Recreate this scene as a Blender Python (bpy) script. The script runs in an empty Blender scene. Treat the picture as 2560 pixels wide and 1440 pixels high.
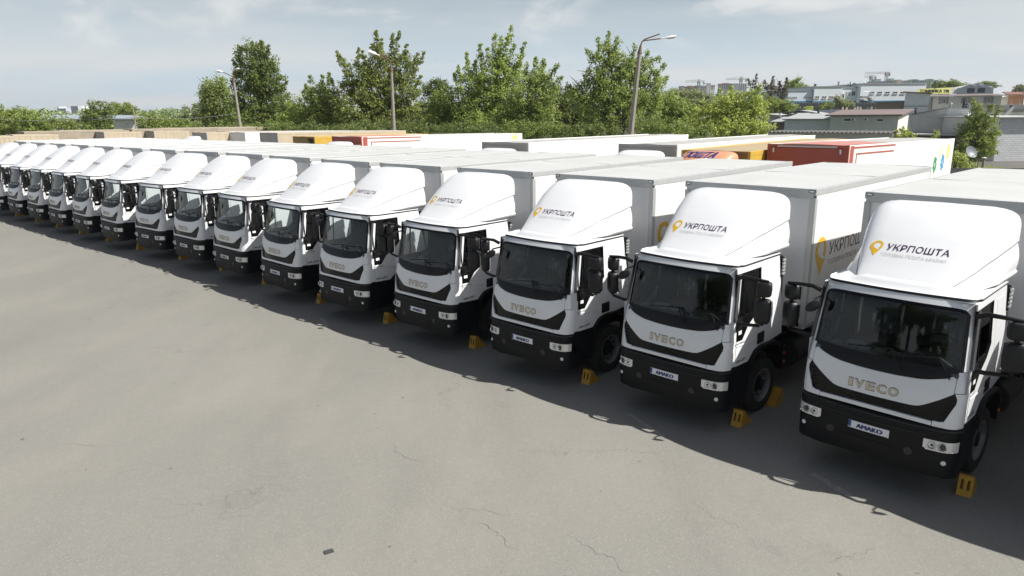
import bpy, bmesh, math, random
import numpy as np
from mathutils import Vector, Matrix
from mathutils.geometry import tessellate_polygon
random.seed(7)
RNG = np.random.default_rng(7)
SC = bpy.context.scene
COL = SC.collection
PI = math.pi
R = math.radians

# ------------------------------------------------------------------ camera
CAM_H = 5.1435
PITCH, ROLL, FPX = 0.2436, -0.0089, 1746.7
cp, sp = math.cos(PITCH), math.sin(PITCH)
FW = Vector((0, cp, -sp))
_rt, _up = Vector((1, 0, 0)), Vector((0, sp, cp))
RT = _rt * math.cos(ROLL) + _up * math.sin(ROLL)
UP = -_rt * math.sin(ROLL) + _up * math.cos(ROLL)
cam = bpy.data.cameras.new('camera')
cam.sensor_width = 36
cam.lens = 36 * FPX / 2560
cam.clip_start = 0.1
cam.clip_end = 6000
camo = bpy.data.objects.new('camera', cam)
COL.objects.link(camo)
M3 = Matrix((RT, UP, -FW)).transposed()
camo.matrix_world = Matrix.Translation((0, 0, CAM_H)) @ M3.to_4x4()
SC.camera = camo

# ------------------------------------------------------------------ sun, sky, exposure
SUN_EL = 48.7
SUN_XY = (0.838, -0.265)
SUN_AZ = math.atan2(SUN_XY[0], SUN_XY[1])          # clockwise from +Y
ce = math.cos(R(SUN_EL))
n_ = math.hypot(*SUN_XY)
SUN_DIR = Vector((SUN_XY[0] / n_ * ce, SUN_XY[1] / n_ * ce, math.sin(R(SUN_EL))))
sl = bpy.data.lights.new('sun', 'SUN')
sl.energy = 5.0
sl.angle = R(0.53)
sl.color = (1.0, 0.965, 0.90)
so = bpy.data.objects.new('sun', sl)
COL.objects.link(so)
so.rotation_euler = (-SUN_DIR).to_track_quat('-Z', 'Y').to_euler()
so.location = (20, -10, 40)

W = bpy.data.worlds.new('World')
SC.world = W
W.use_nodes = True
nt = W.node_tree
nt.nodes.clear()


def wn(t, **kw):
    n = nt.nodes.new(t)
    for k, v in kw.items():
        setattr(n, k, v)
    return n


sky = wn('ShaderNodeTexSky', sky_type='NISHITA')
sky.sun_disc = False
sky.sun_elevation = R(SUN_EL)
sky.sun_rotation = SUN_AZ
sky.air_density = 1.0
sky.dust_density = 2.5
sky.ozone_density = 1.2
tc = wn('ShaderNodeTexCoord')
sep = wn('ShaderNodeSeparateXYZ')
nt.links.new(tc.outputs['Generated'], sep.inputs[0])


def wmath(op, a, b=None, clamp=False):
    n = wn('ShaderNodeMath', operation=op, use_clamp=clamp)
    for i, v in enumerate((a, b)):
        if v is None:
            continue
        if isinstance(v, (int, float)):
            n.inputs[i].default_value = v
        else:
            nt.links.new(v, n.inputs[i])
    return n.outputs[0]


zc = wmath('ADD', wmath('MAXIMUM', sep.outputs[2], 0.0), 0.11)
cx = wmath('DIVIDE', sep.outputs[0], zc)
cy = wmath('DIVIDE', sep.outputs[1], zc)
cmb = wn('ShaderNodeCombineXYZ')
nt.links.new(cx, cmb.inputs[0])
nt.links.new(cy, cmb.inputs[1])


def wnoise(scale, detail, rough, off, stretch=(1, 1, 1), dist=0.0):
    mp = wn('ShaderNodeMapping')
    mp.inputs['Location'].default_value = off
    mp.inputs['Scale'].default_value = stretch
    nt.links.new(cmb.outputs[0], mp.inputs[0])
    nz = wn('ShaderNodeTexNoise')
    nz.inputs['Scale'].default_value = scale
    nz.inputs['Detail'].default_value = detail
    nz.inputs['Roughness'].default_value = rough
    nz.inputs['Distortion'].default_value = dist
    nt.links.new(mp.outputs[0], nz.inputs['Vector'])
    return nz.outputs['Fac']


def wramp(fac, a, b):
    n = wn('ShaderNodeMapRange')
    n.interpolation_type = 'SMOOTHSTEP'
    n.inputs[1].default_value = a
    n.inputs[2].default_value = b
    nt.links.new(fac, n.inputs[0])
    return n.outputs[0]


def wmix(fac, a, b):
    n = wn('ShaderNodeMix', data_type='RGBA')
    if isinstance(fac, (int, float)):
        n.inputs[0].default_value = fac
    else:
        nt.links.new(fac, n.inputs[0])
    for i, v in ((6, a), (7, b)):
        if isinstance(v, tuple):
            n.inputs[i].default_value = (*v, 1)
        else:
            nt.links.new(v, n.inputs[i])
    return n.outputs[2]


CLOUD_LOC = (3.1, 1.7, 0)
veil = wramp(wnoise(0.42, 5, 0.55, (1.3, 4.1, 0), (0.55, 1.0, 1)), 0.36, 0.66)
# heaped clouds: noise over the dome itself, flattened towards the horizon
mpd = wn('ShaderNodeMapping')
mpd.inputs['Location'].default_value = (2.35, 0.6, 0.12)
mpd.inputs['Scale'].default_value = (1.0, 1.0, 2.6)
nt.links.new(tc.outputs['Generated'], mpd.inputs[0])
nd = wn('ShaderNodeTexNoise')
nd.inputs['Scale'].default_value = 5.2
nd.inputs['Detail'].default_value = 9
nd.inputs['Roughness'].default_value = 0.56
nd.inputs['Distortion'].default_value = 0.35
nt.links.new(mpd.outputs[0], nd.inputs['Vector'])
lift = wramp(sep.outputs[2], 0.05, 0.12)
puff = wmath('MULTIPLY', wramp(nd.outputs['Fac'], 0.515, 0.66), lift)
hz = wramp(sep.outputs[2], 0.27, 0.03)             # pale air low down, all round
c1 = wmix(wmath('MULTIPLY', hz, 0.92), sky.outputs[0], (8.7, 10.3, 11.5))
c2 = wmix(wmath('MULTIPLY', wmath('MULTIPLY', veil, 0.8), wmath('ADD', hz, 0.12)), c1, (10.3, 10.5, 10.5))
c3 = wmix(wmath('MULTIPLY', puff, 0.55), c2, (13.0, 12.8, 12.4))
bg = wn('ShaderNodeBackground')
bg.inputs['Strength'].default_value = 0.05
nt.links.new(c3, bg.inputs['Color'])
wo = wn('ShaderNodeOutputWorld')
nt.links.new(bg.outputs[0], wo.inputs['Surface'])

SC.view_settings.view_transform = 'Standard'
SC.view_settings.look = 'None'
SC.view_settings.exposure = 0.54
SC.view_settings.gamma = 1.0
SC.view_settings.use_curve_mapping = False
SC.cycles.max_bounces = 8
SC.cycles.transparent_max_bounces = 16
SC.cycles.diffuse_bounces = 3
SC.cycles.caustics_reflective = False
SC.cycles.caustics_refractive = False
SC.cycles.sample_clamp_indirect = 4.0


# ------------------------------------------------------------------ helpers
def at(px, py, y):
    """A point in the yard at forward distance y seen at this place of the 2560x1440 photograph."""
    d = FW + RT * ((px - 1280) / FPX) + UP * ((720 - py) / FPX)
    return Vector((0, 0, CAM_H)) + d * (y / d.y)


def atz(px, py, z):
    d = FW + RT * ((px - 1280) / FPX) + UP * ((720 - py) / FPX)
    return Vector((0, 0, CAM_H)) + d * ((z - CAM_H) / d.z)


def on_line(p0, a, px):
    """Where the vertical plane through p0 along angle a (degrees) is crossed by photo column px (at the horizon)."""
    d = FW + RT * ((px - 1280) / FPX) + UP * ((720 - 288) / FPX)
    u = (math.cos(R(a)), math.sin(R(a)))
    det = d.x * -u[1] + d.y * u[0]
    t = (p0[0] * -u[1] + p0[1] * u[0]) / det
    return Vector((d.x * t, d.y * t, 0))


MATS = {}


def mat(name, col, rough=0.5, metal=0.0, noise=None, bump=None, coat=0.0, spec=None, col2=None, emis=None, streak=None, trans=0.0, sheen=0):
    """noise=(scale, amount) wears the colour towards col2; bump=(scale, strength); streak=(scale_xyz, amount, colour)."""
    m = bpy.data.materials.new(name)
    MATS[name] = m
    m.use_nodes = True
    t = m.node_tree
    b = t.nodes['Principled BSDF']
    b.inputs['Base Color'].default_value = (*col, 1)
    b.inputs['Roughness'].default_value = rough
    b.inputs['Metallic'].default_value = metal
    if coat:
        b.inputs['Coat Weight'].default_value = coat
        b.inputs['Coat Roughness'].default_value = 0.06
    if spec is not None:
        b.inputs['Specular IOR Level'].default_value = spec
    if noise or bump or streak:
        tcn = t.nodes.new('ShaderNodeTexCoord')
        src = tcn.outputs['Object']
    last = None
    if noise:
        n = t.nodes.new('ShaderNodeTexNoise')
        n.inputs['Scale'].default_value = noise[0]
        n.inputs['Detail'].default_value = 7
        n.inputs['Roughness'].default_value = 0.65
        t.links.new(src, n.inputs['Vector'])
        mr = t.nodes.new('ShaderNodeMapRange')
        mr.inputs[1].default_value = 0.35
        mr.inputs[2].default_value = 0.72
        t.links.new(n.outputs['Fac'], mr.inputs[0])
        mx = t.nodes.new('ShaderNodeMix')
        mx.data_type = 'RGBA'
        mx.inputs[6].default_value = (*col, 1)
        c2 = col2 or tuple(c * (1 - noise[1]) for c in col)
        mx.inputs[7].default_value = (*c2, 1)
        t.links.new(mr.outputs[0], mx.inputs[0])
        last = mx.outputs[2]
    if streak:
        mp = t.nodes.new('ShaderNodeMapping')
        mp.inputs['Scale'].default_value = streak[0]
        t.links.new(src, mp.inputs[0])
        n = t.nodes.new('ShaderNodeTexNoise')
        n.inputs['Scale'].default_value = 1.0
        n.inputs['Detail'].default_value = 5
        t.links.new(mp.outputs[0], n.inputs['Vector'])
        mr = t.nodes.new('ShaderNodeMapRange')
        mr.inputs[1].default_value = 0.48
        mr.inputs[2].default_value = 0.75
        mr.inputs[4].default_value = streak[1]
        t.links.new(n.outputs['Fac'], mr.inputs[0])
        mx = t.nodes.new('ShaderNodeMix')
        mx.data_type = 'RGBA'
        t.links.new(mr.outputs[0], mx.inputs[0])
        if last:
            t.links.new(last, mx.inputs[6])
        else:
            mx.inputs[6].default_value = (*col, 1)
        mx.inputs[7].default_value = (*streak[2], 1)
        last = mx.outputs[2]
    if last:
        t.links.new(last, b.inputs['Base Color'])
    if bump:
        n = t.nodes.new('ShaderNodeTexNoise')
        n.inputs['Scale'].default_value = bump[0]
        n.inputs['Detail'].default_value = 6
        t.links.new(src, n.inputs['Vector'])
        bp = t.nodes.new('ShaderNodeBump')
        bp.inputs['Strength'].default_value = bump[1]
        bp.inputs['Distance'].default_value = 0.02
        t.links.new(n.outputs['Fac'], bp.inputs['Height'])
        t.links.new(bp.outputs[0], b.inputs['Normal'])
    return m


def glass(name, tint, gloss_rough=0.0, f0=1.45, solid=0.0, solidcol=(0.02, 0.02, 0.02)):
    """Thin pane: see-through with a tint, mirror-like by Fresnel."""
    m = bpy.data.materials.new(name)
    MATS[name] = m
    m.use_nodes = True
    t = m.node_tree
    t.nodes.clear()
    tr = t.nodes.new('ShaderNodeBsdfTransparent')
    tr.inputs[0].default_value = (*tint, 1)
    gl = t.nodes.new('ShaderNodeBsdfGlossy')
    gl.inputs['Roughness'].default_value = gloss_rough
    fr = t.nodes.new('ShaderNodeFresnel')
    fr.inputs['IOR'].default_value = f0
    ml = t.nodes.new('ShaderNodeMath')
    ml.operation = 'MULTIPLY_ADD'
    ml.inputs[1].default_value = 1.25
    ml.inputs[2].default_value = 0.0
    ml.use_clamp = True
    t.links.new(fr.outputs[0], ml.inputs[0])
    mx = t.nodes.new('ShaderNodeMixShader')
    t.links.new(ml.outputs[0], mx.inputs[0])
    t.links.new(tr.outputs[0], mx.inputs[1])
    t.links.new(gl.outputs[0], mx.inputs[2])
    out = t.nodes.new('ShaderNodeOutputMaterial')
    t.links.new(mx.outputs[0], out.inputs[0])
    return m


class MB:
    """Collects shapes and links them as ONE mesh object."""

    def __init__(self):
        self.v, self.f, self.m = [], [], []
        self.mi = 0

    def add(self, vs, fs):
        o = len(self.v)
        self.v += [tuple(p) for p in vs]
        self.f += [tuple(i + o for i in f) for f in fs]
        self.m += [self.mi] * len(fs)
        return self

    def box(self, x0, x1, y0, y1, z0, z1):
        v = [(x, y, z) for z in (z0, z1) for y in (y0, y1) for x in (x0, x1)]
        return self.add(v, [(0, 2, 3, 1), (4, 5, 7, 6), (0, 1, 5, 4), (2, 6, 7, 3), (0, 4, 6, 2), (1, 3, 7, 5)])

    def obox(self, c, ax, ay, az):
        """Oriented box: centre and three half-axis vectors."""
        c, ax, ay, az = map(Vector, (c, ax, ay, az))
        v = [c + ax * i + ay * j + az * k for k in (-1, 1) for j in (-1, 1) for i in (-1, 1)]
        return self.add(v, [(0, 2, 3, 1), (4, 5, 7, 6), (0, 1, 5, 4), (2, 6, 7, 3), (0, 4, 6, 2), (1, 3, 7, 5)])

    def prism(self, poly, axis, a, b):
        """poly of 2-D points swept along axis 'x','y','z' from a to b."""
        n = len(poly)

        def P(p, t):
            return {'x': (t, p[0], p[1]), 'y': (p[0], t, p[1]), 'z': (p[0], p[1], t)}[axis]
        v = [P(p, a) for p in poly] + [P(p, b) for p in poly]
        fs = [tuple(range(n)), tuple(range(2 * n - 1, n - 1, -1))]
        fs += [(i, i + n, (i + 1) % n + n, (i + 1) % n) for i in range(n)]
        return self.add(v, fs)

    def tube(self, path, r, n=8, caps=True):
        path = [Vector(p) for p in path]
        rs = r if isinstance(r, (list, tuple)) else [r] * len(path)
        vs, prev = [], None
        for i, p in enumerate(path):
            d = (path[min(i + 1, len(path) - 1)] - path[max(i - 1, 0)]).normalized()
            if prev is None:
                u = d.orthogonal().normalized()
            else:
                u = (prev - d * prev.dot(d)).normalized()
            prev = u
            w = d.cross(u)
            for k in range(n):
                a = 2 * PI * k / n
                vs.append(p + (u * math.cos(a) + w * math.sin(a)) * rs[i])
        fs = []
        for i in range(len(path) - 1):
            for k in range(n):
                a, b = i * n + k, i * n + (k + 1) % n
                fs.append((a, b, b + n, a + n))
        if caps:
            fs.append(tuple(range(n - 1, -1, -1)))
            fs.append(tuple(range((len(path) - 1) * n, len(path) * n)))
        return self.add(vs, fs)

    def lathe(self, prof, c, axis='x', n=24, a0=0, a1=2 * PI):
        """prof: list of (radius, along)."""
        full = abs(a1 - a0 - 2 * PI) < 1e-6
        m = n if full else n + 1
        vs = []
        for (r, h) in prof:
            for k in range(m):
                a = a0 + (a1 - a0) * k / n
                p, q = r * math.cos(a), r * math.sin(a)
                vs.append({'x': (c[0] + h, c[1] + p, c[2] + q), 'y': (c[0] + p, c[1] + h, c[2] + q), 'z': (c[0] + p, c[1] + q, c[2] + h)}[axis])
        fs = []
        for i in range(len(prof) - 1):
            for k in range(n):
                a, b = i * m + k, i * m + (k + 1) % m
                fs.append((a, b, b + m, a + m))
        return self.add(vs, fs)

    def grid(self, fn, us, vs_):
        nu, nv = len(us), len(vs_)
        v = [fn(u, w) for u in us for w in vs_]
        f = [(i * nv + j, (i + 1) * nv + j, (i + 1) * nv + j + 1, i * nv + j + 1) for i in range(nu - 1) for j in range(nv - 1)]
        return self.add(v, f)

    def patch(self, S, us, lo, hi, nv, inward=None, depth=0.02):
        """Part of a surface S(u, v) between the curves lo(u) and hi(u); with an edge turned in by depth."""
        nu = len(us)
        v = []
        for u in us:
            a, b = lo(u), hi(u)
            for j in range(nv + 1):
                v.append(Vector(S(u, a + (b - a) * j / nv)))
        n = nv + 1
        f = [(i * n + j, (i + 1) * n + j, (i + 1) * n + j + 1, i * n + j + 1) for i in range(nu - 1) for j in range(nv)]
        if inward is not None:
            loop = [i * n for i in range(nu)] + [(nu - 1) * n + j for j in range(1, n)] + [i * n + nv for i in range(nu - 2, -1, -1)] + [j for j in range(nv - 1, 0, -1)]
            o = len(v)
            iv = Vector(inward) * depth
            v += [v[i] + iv for i in loop]
            L = len(loop)
            f += [(loop[k], o + k, o + (k + 1) % L, loop[(k + 1) % L]) for k in range(L)]
        return self.add(v, f)

    def build(self, name, mats, parent=None, smooth=None, bevel=None, label=None, kind=None, weld=False):
        me = bpy.data.meshes.new(name)
        me.from_pydata([tuple(p) for p in self.v], [], self.f)
        if not isinstance(mats, (list, tuple)):
            mats = [mats]
        for m in mats:
            me.materials.append(m)
        if len(mats) > 1:
            me.polygons.foreach_set('material_index', self.m)
        bm = bmesh.new()
        bm.from_mesh(me)
        if weld or smooth is not None:
            bmesh.ops.remove_doubles(bm, verts=bm.verts, dist=0.0004)
        bmesh.ops.recalc_face_normals(bm, faces=bm.faces)
        bm.to_mesh(me)
        bm.free()
        if smooth is not None:
            me.polygons.foreach_set('use_smooth', [True] * len(me.polygons))
            me.set_sharp_from_angle(angle=R(smooth))
        me.update()
        return link(name, me, parent, bevel, label, kind)


def link(name, me, parent=None, bevel=None, label=None, kind=None):
    o = bpy.data.objects.new(name, me)
    COL.objects.link(o)
    if parent:
        o.parent = parent
    if bevel:
        b = o.modifiers.new('bevel', 'BEVEL')
        b.width = bevel
        b.segments = 2
        b.limit_method = 'ANGLE'
        b.angle_limit = R(40)
    if label:
        o['label'] = label
    if kind:
        o['kind'] = kind
    return o


def tag(o, label, cat=None, group=None, kind=None):
    o['label'] = label
    if cat:
        o['category'] = cat
    if group:
        o['group'] = group
    if kind:
        o['kind'] = kind
    return o


def thing(name, label, cat, loc=(0, 0, 0), rz=0.0, group=None):
    o = bpy.data.objects.new(name, None)
    COL.objects.link(o)
    o.location = loc
    o.rotation_euler = (0, 0, rz)
    return tag(o, label, cat, group)


def dup(root, loc, rz, label, group=None):
    c = root.copy()
    COL.objects.link(c)
    c.location = loc
    c.rotation_euler = (0, 0, rz)
    c['label'] = label
    if group:
        c['group'] = group
    for ch in list(root.children):
        k = ch.copy()
        COL.objects.link(k)
        k.parent = c
        for g in list(ch.children):
            h = g.copy()
            COL.objects.link(h)
            h.parent = k
    return c


def lin(a, b, n):
    return [a + (b - a) * i / n for i in range(n + 1)]


def itp(xs, ys):
    return lambda t: float(np.interp(t, xs, ys))


_tc = {}


def text2d(body, bold=0.0, res=3, shear=0.0):
    """Flat lettering as (verts2d, faces, width, cap height)."""
    key = (body, bold, res, shear)
    if key not in _tc:
        c = bpy.data.curves.new('lettering', 'FONT')
        c.body = body
        c.offset = bold
        c.resolution_u = res
        c.shear = shear
        o = bpy.data.objects.new('lettering', c)
        COL.objects.link(o)
        bpy.context.view_layer.update()
        me = bpy.data.meshes.new_from_object(o.evaluated_get(bpy.context.evaluated_depsgraph_get()))
        vs = np.array([v.co[:2] for v in me.vertices])
        fs = [tuple(p.vertices) for p in me.polygons]
        bpy.data.objects.remove(o)
        bpy.data.curves.remove(c)
        bpy.data.meshes.remove(me)
        _tc[key] = (vs - [vs[:, 0].min(), 0], fs, vs[:, 0].max() - vs[:, 0].min(), 0.73)
    return _tc[key]


def put_text(mb, body, fn, x0, x1, y0, y1, bold=0.0, res=3, shear=0.0):
    """Lettering stretched to x0..x1, baseline y0, cap line y1, mapped by fn(x, y)."""
    vs, fs, w, h = text2d(body, bold, res, shear)
    return mb.add([fn(x0 + p[0] / w * (x1 - x0), y0 + p[1] / h * (y1 - y0)) for p in vs], fs)


def put_fat(mb, body, fn, nrm, x0, x1, y0, y1, d, res=2):
    """Heavy lettering: the same glyphs laid side by side, a hair apart in depth."""
    n = Vector(nrm) * .0005
    for k, dx in enumerate((-d, -d / 3, d / 3, d)):
        put_text(mb, body, lambda a, b, k=k, dx=dx: fn(a + dx, b) + n * k, x0 + d, x1 - d, y0, y1, 0, res)
    return mb


def put_poly(mb, poly, fn, holes=()):
    loops = [[Vector((p[0], p[1], 0)) for p in l] for l in (poly, *holes)]
    flat = [p for l in loops for p in l]
    tris = tessellate_polygon(loops)
    return mb.add([fn(p.x, p.y) for p in flat], [tuple(t) for t in tris])


def pin_polys():
    """The map-pin emblem in a 1 x 1.47 box, origin lower left."""
    cx_, cy_, ro, ri = 0.5, 0.97, 0.5, 0.285
    icx, icy = 0.53, 1.0
    out = []
    a0, a1 = R(-38), R(205)
    outer = [(cx_ + ro * math.cos(a), cy_ + ro * math.sin(a)) for a in lin(a0, a1, 26)]
    inner = [(icx + ri * math.cos(a), icy + ri * math.sin(a)) for a in lin(R(255), R(-48), 24)]
    poly = outer + [(0.56, 0.0), (0.90, 0.60), (0.60, 0.655)] + inner
    return poly


PIN = pin_polys()
# ------------------------------------------------------------------ paint and materials
M = {}
M['white'] = mat('white_cab_paint', (0.76, 0.77, 0.785), 0.32, coat=0.35, noise=(1.5, 0.03))
M['white_panel'] = mat('white_box_panel', (0.74, 0.74, 0.73), 0.42, noise=(0.8, 0.05), bump=(3, 0.03))
M['roof_grey'] = mat('grey_box_roof', (0.51, 0.52, 0.51), 0.55, noise=(1.1, 0.10), bump=(2.2, 0.05), streak=((0.35, 2.2, 1), 0.35, (0.42, 0.427, 0.415)))
M['alu'] = mat('anodised_aluminium', (0.50, 0.51, 0.51), 0.45, 0.35, noise=(6, 0.08))
M['black_plastic'] = mat('black_plastic', (0.008, 0.008, 0.009), 0.45, spec=.3, bump=(60, 0.08))
M['bumper'] = mat('dark_bumper_plastic', (0.007, 0.0075, 0.009), 0.5, spec=.22, bump=(45, 0.06))
M['gloss_black'] = mat('gloss_black', (0.005, 0.005, 0.006), 0.2, spec=.25)
M['mirror_shell'] = mat('dark_grey_mirror_plastic', (0.012, 0.0125, 0.014), 0.45, spec=.35, bump=(80, 0.06))
M['rubber'] = mat('tyre_rubber', (0.018, 0.018, 0.018), 0.85, noise=(8, 0.3))
M['steel'] = mat('pale_wheel_paint', (0.17, 0.17, 0.17), 0.4, 0.2, noise=(9, 0.2))
M['chassis'] = mat('chassis_black', (0.01, 0.01, 0.011), 0.7, spec=.2)
M['tank'] = mat('dark_tank_paint', (0.03, 0.03, 0.032), 0.6, spec=.3)
M['chrome'] = mat('lamp_reflector', (0.86, 0.87, 0.88), 0.16, 0.75)
M['lamp_bezel'] = mat('lamp_bezel', (0.80, 0.79, 0.76), 0.22, 0.25)
M['lens_dark'] = mat('dark_lens', (0.05, 0.055, 0.06), 0.06)
M['lens_clear'] = mat('clear_lens', (0.75, 0.76, 0.78), 0.12)
M['amber'] = mat('amber_reflector', (0.60, 0.17, 0.02), 0.2)
M['red_lens'] = mat('red_reflector', (0.5, 0.03, 0.02), 0.2)
M['gold'] = mat('champagne_letter', (0.58, 0.51, 0.40), 0.33, 0.3)
M['letter_edge'] = mat('letter_dark_edge', (0.10, 0.085, 0.06), 0.5)
M['pin_yellow'] = mat('emblem_yellow', (0.72, 0.43, 0.02), 0.4)
M['logo_violet'] = mat('lettering_dark_violet', (0.040, 0.018, 0.055), 0.45)
M['logo_grey'] = mat('lettering_light_grey', (0.54, 0.54, 0.57), 0.45)
M['logo_midgrey'] = mat('lettering_mid_grey', (0.20, 0.19, 0.21), 0.45)
M['plate'] = mat('plate_white', (0.78, 0.79, 0.82), 0.35)
M['plate_blue'] = mat('plate_blue', (0.012, 0.05, 0.22), 0.4)
M['plate_ink'] = mat('plate_lettering_blue', (0.015, 0.03, 0.16), 0.4)
M['sticker'] = mat('white_sticker', (0.82, 0.82, 0.82), 0.4)
M['interior'] = mat('grey_cab_trim', (0.085, 0.088, 0.095), 0.6, noise=(5, 0.25))
M['trim_light'] = mat('light_cab_trim', (0.24, 0.245, 0.25), 0.65)
M['seat'] = mat('grey_seat_fabric', (0.055, 0.058, 0.068), 0.75, noise=(12, 0.3))
M['wrap'] = mat('plastic_seat_wrap', (0.10, 0.105, 0.115), 0.2, coat=0.8, bump=(14, 0.7))
M['chock'] = mat('yellow_chock_paint', (0.50, 0.27, 0.02), 0.55, noise=(7, 0.35))
M['chock_slot'] = mat('chock_inside_shaded', (0.22, 0.11, 0.012), 0.7)  # darker copy of the chock yellow, shade of the recess in its colour
M['mirror_glass'] = mat('mirror_face', (0.7, 0.72, 0.74), 0.03, 1.0)
M['glass'] = glass('windscreen_glass', (0.80, 0.85, 0.84))
M['glass_side'] = glass('side_window_glass', (0.80, 0.84, 0.84))

# ------------------------------------------------------------------ the postal box truck
BW, BL, BZ0, BZ1 = 1.275, 6.92, 1.36, 3.85

hw = itp([0.9, 1.2, 1.9, 2.66, 2.78], [1.030, 1.035, 1.025, 0.972, 0.962])
yc = itp([.3, .6, .9, 1.15, 1.5, 1.75, 1.9, 2.64, 2.76, 2.85], [-2.47, -2.50, -2.50, -2.49, -2.46, -2.40, -2.335, -2.20, -2.13, -2.04])


def front(u, z, off=0.0):
    """The cab's front skin; u runs -1..1 across, off pushes outward."""
    a = abs(u)
    c = 0.0
    if a > 0.86:
        r = 0.14
        t = min(a - 0.86, r)
        c = r - math.sqrt(max(r * r - t * t, 0))
    y = yc(z) + 0.085 * (u / 0.9) ** 2 + c
    k = max(0.0, (a - 0.84) / 0.16)
    return Vector((u * hw(z) + math.copysign(off * k, u), y - off * (1 - 0.6 * k), z))


def side(s, off=0.0):
    return lambda y, z: Vector((s * (hw(z) + off), y, z))


yf = lambda z: front(1, z).y
yrear = itp([1.3, 2.8], [-0.36, -0.56])
apron_lo = lambda u: float(np.interp(abs(u), [0, .25, .5, .62, .77, .86, .935], [1.685, 1.688, 1.702, 1.722, 1.765, 1.812, 1.862]))
hood_lo = lambda u: float(np.interp(abs(u), [0, .45, .52, .60, .75, .885], [1.336, 1.338, 1.346, 1.385, 1.485, 1.588]))
grille_out = itp([1.19, 1.50, 1.588], [0.815, 0.925, 0.888])
ws_top = lambda u: float(np.interp(abs(u), [0, .80, .88, .915, .935], [2.672, 2.665, 2.650, 2.625, 2.57]))
ws_bot = lambda u: float(np.interp(abs(u), [0, .6, .86, .91, .935], [1.862, 1.868, 1.885, 1.905, 1.955]))


def S(off=0.0):
    return lambda u, z: front(u, z, off)


def make_spoiler_fns():
    w = itp([-1.98, -1.93, -1.5, -1.0, -.55, -.30], [.56, .60, .74, .865, .945, .975])
    zt = itp([-1.98, -1.93, -1.75, -1.5, -1.25, -1.0, -.78, -.62, -.50, -.30], [2.86, 2.90, 3.03, 3.225, 3.41, 3.575, 3.70, 3.765, 3.79, 3.80])
    zb = itp([-1.98, -1.90, -1.7, -1.5, -1.16, -.7, -.30], [2.855, 2.87, 2.93, 3.00, 3.12, 3.24, 3.335])

    def sp_(y, a):
        phi = a * PI / 2
        n = 2 / 5.2
        x = w(y) * math.copysign(abs(math.sin(phi)) ** n, a)
        z = zb(y) + (zt(y) - zb(y)) * abs(math.cos(phi)) ** n
        return Vector((x, y + 0.10 * (x / 0.95) ** 2 * (1 - (y + 1.98) / 1.7) , z))
    return w, zt, zb, sp_


SPW, SPZT, SPZB, SPF = make_spoiler_fns()


def on_spoiler(x, q, off=0.003):
    """A point on the deflector's sloping face: x across, q = y along the slope (rear positive)."""
    y = q
    z = SPZT(y)
    d = SPZT(y + .05) - SPZT(y - .05)
    nrm = Vector((0, -d, 0.1)).normalized()
    w = max(SPW(y), .3)
    drop = (SPZT(y) - SPZB(y)) * (1 - (1 - min(abs(x) / w, 1) ** 5.2) ** (1 / 5.2))
    return Vector((x, y + 0.10 * (x / 0.95) ** 2 * (1 - (y + 1.98) / 1.7), z - drop)) + nrm * off


def deflector(parent, m, logo=True):
    mb = MB()
    ys = [-1.98, -1.95, -1.93, -1.90, -1.82, -1.75, -1.7, -1.6, -1.5, -1.4, -1.3, -1.25, -1.16, -1.08, -1.0, -.9, -.78, -.70, -.62, -.55, -.5, -.40, -.30]
    as_ = [-1, -.98, -.94, -.88, -.8, -.7, -.6, -.48, -.35, -.2, 0, .2, .35, .48, .6, .7, .8, .88, .94, .98, 1]
    mb.grid(SPF, ys, as_)
    # turned-in rear lip and back wall
    rim = [SPF(-.30, a) for a in as_]
    mb.add(rim + [Vector((p.x * .94, p.y + .0, p.z - .05)) for p in rim], [(i, i + 1, i + 1 + len(rim), i + len(rim)) for i in range(len(rim) - 1)])
    inn = [Vector((p.x * .94, -.33, p.z - .05)) for p in rim]
    mb.add(inn, [tuple(range(len(inn)))])
    return mb.build('wind_deflector', m, parent, smooth=38)


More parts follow.
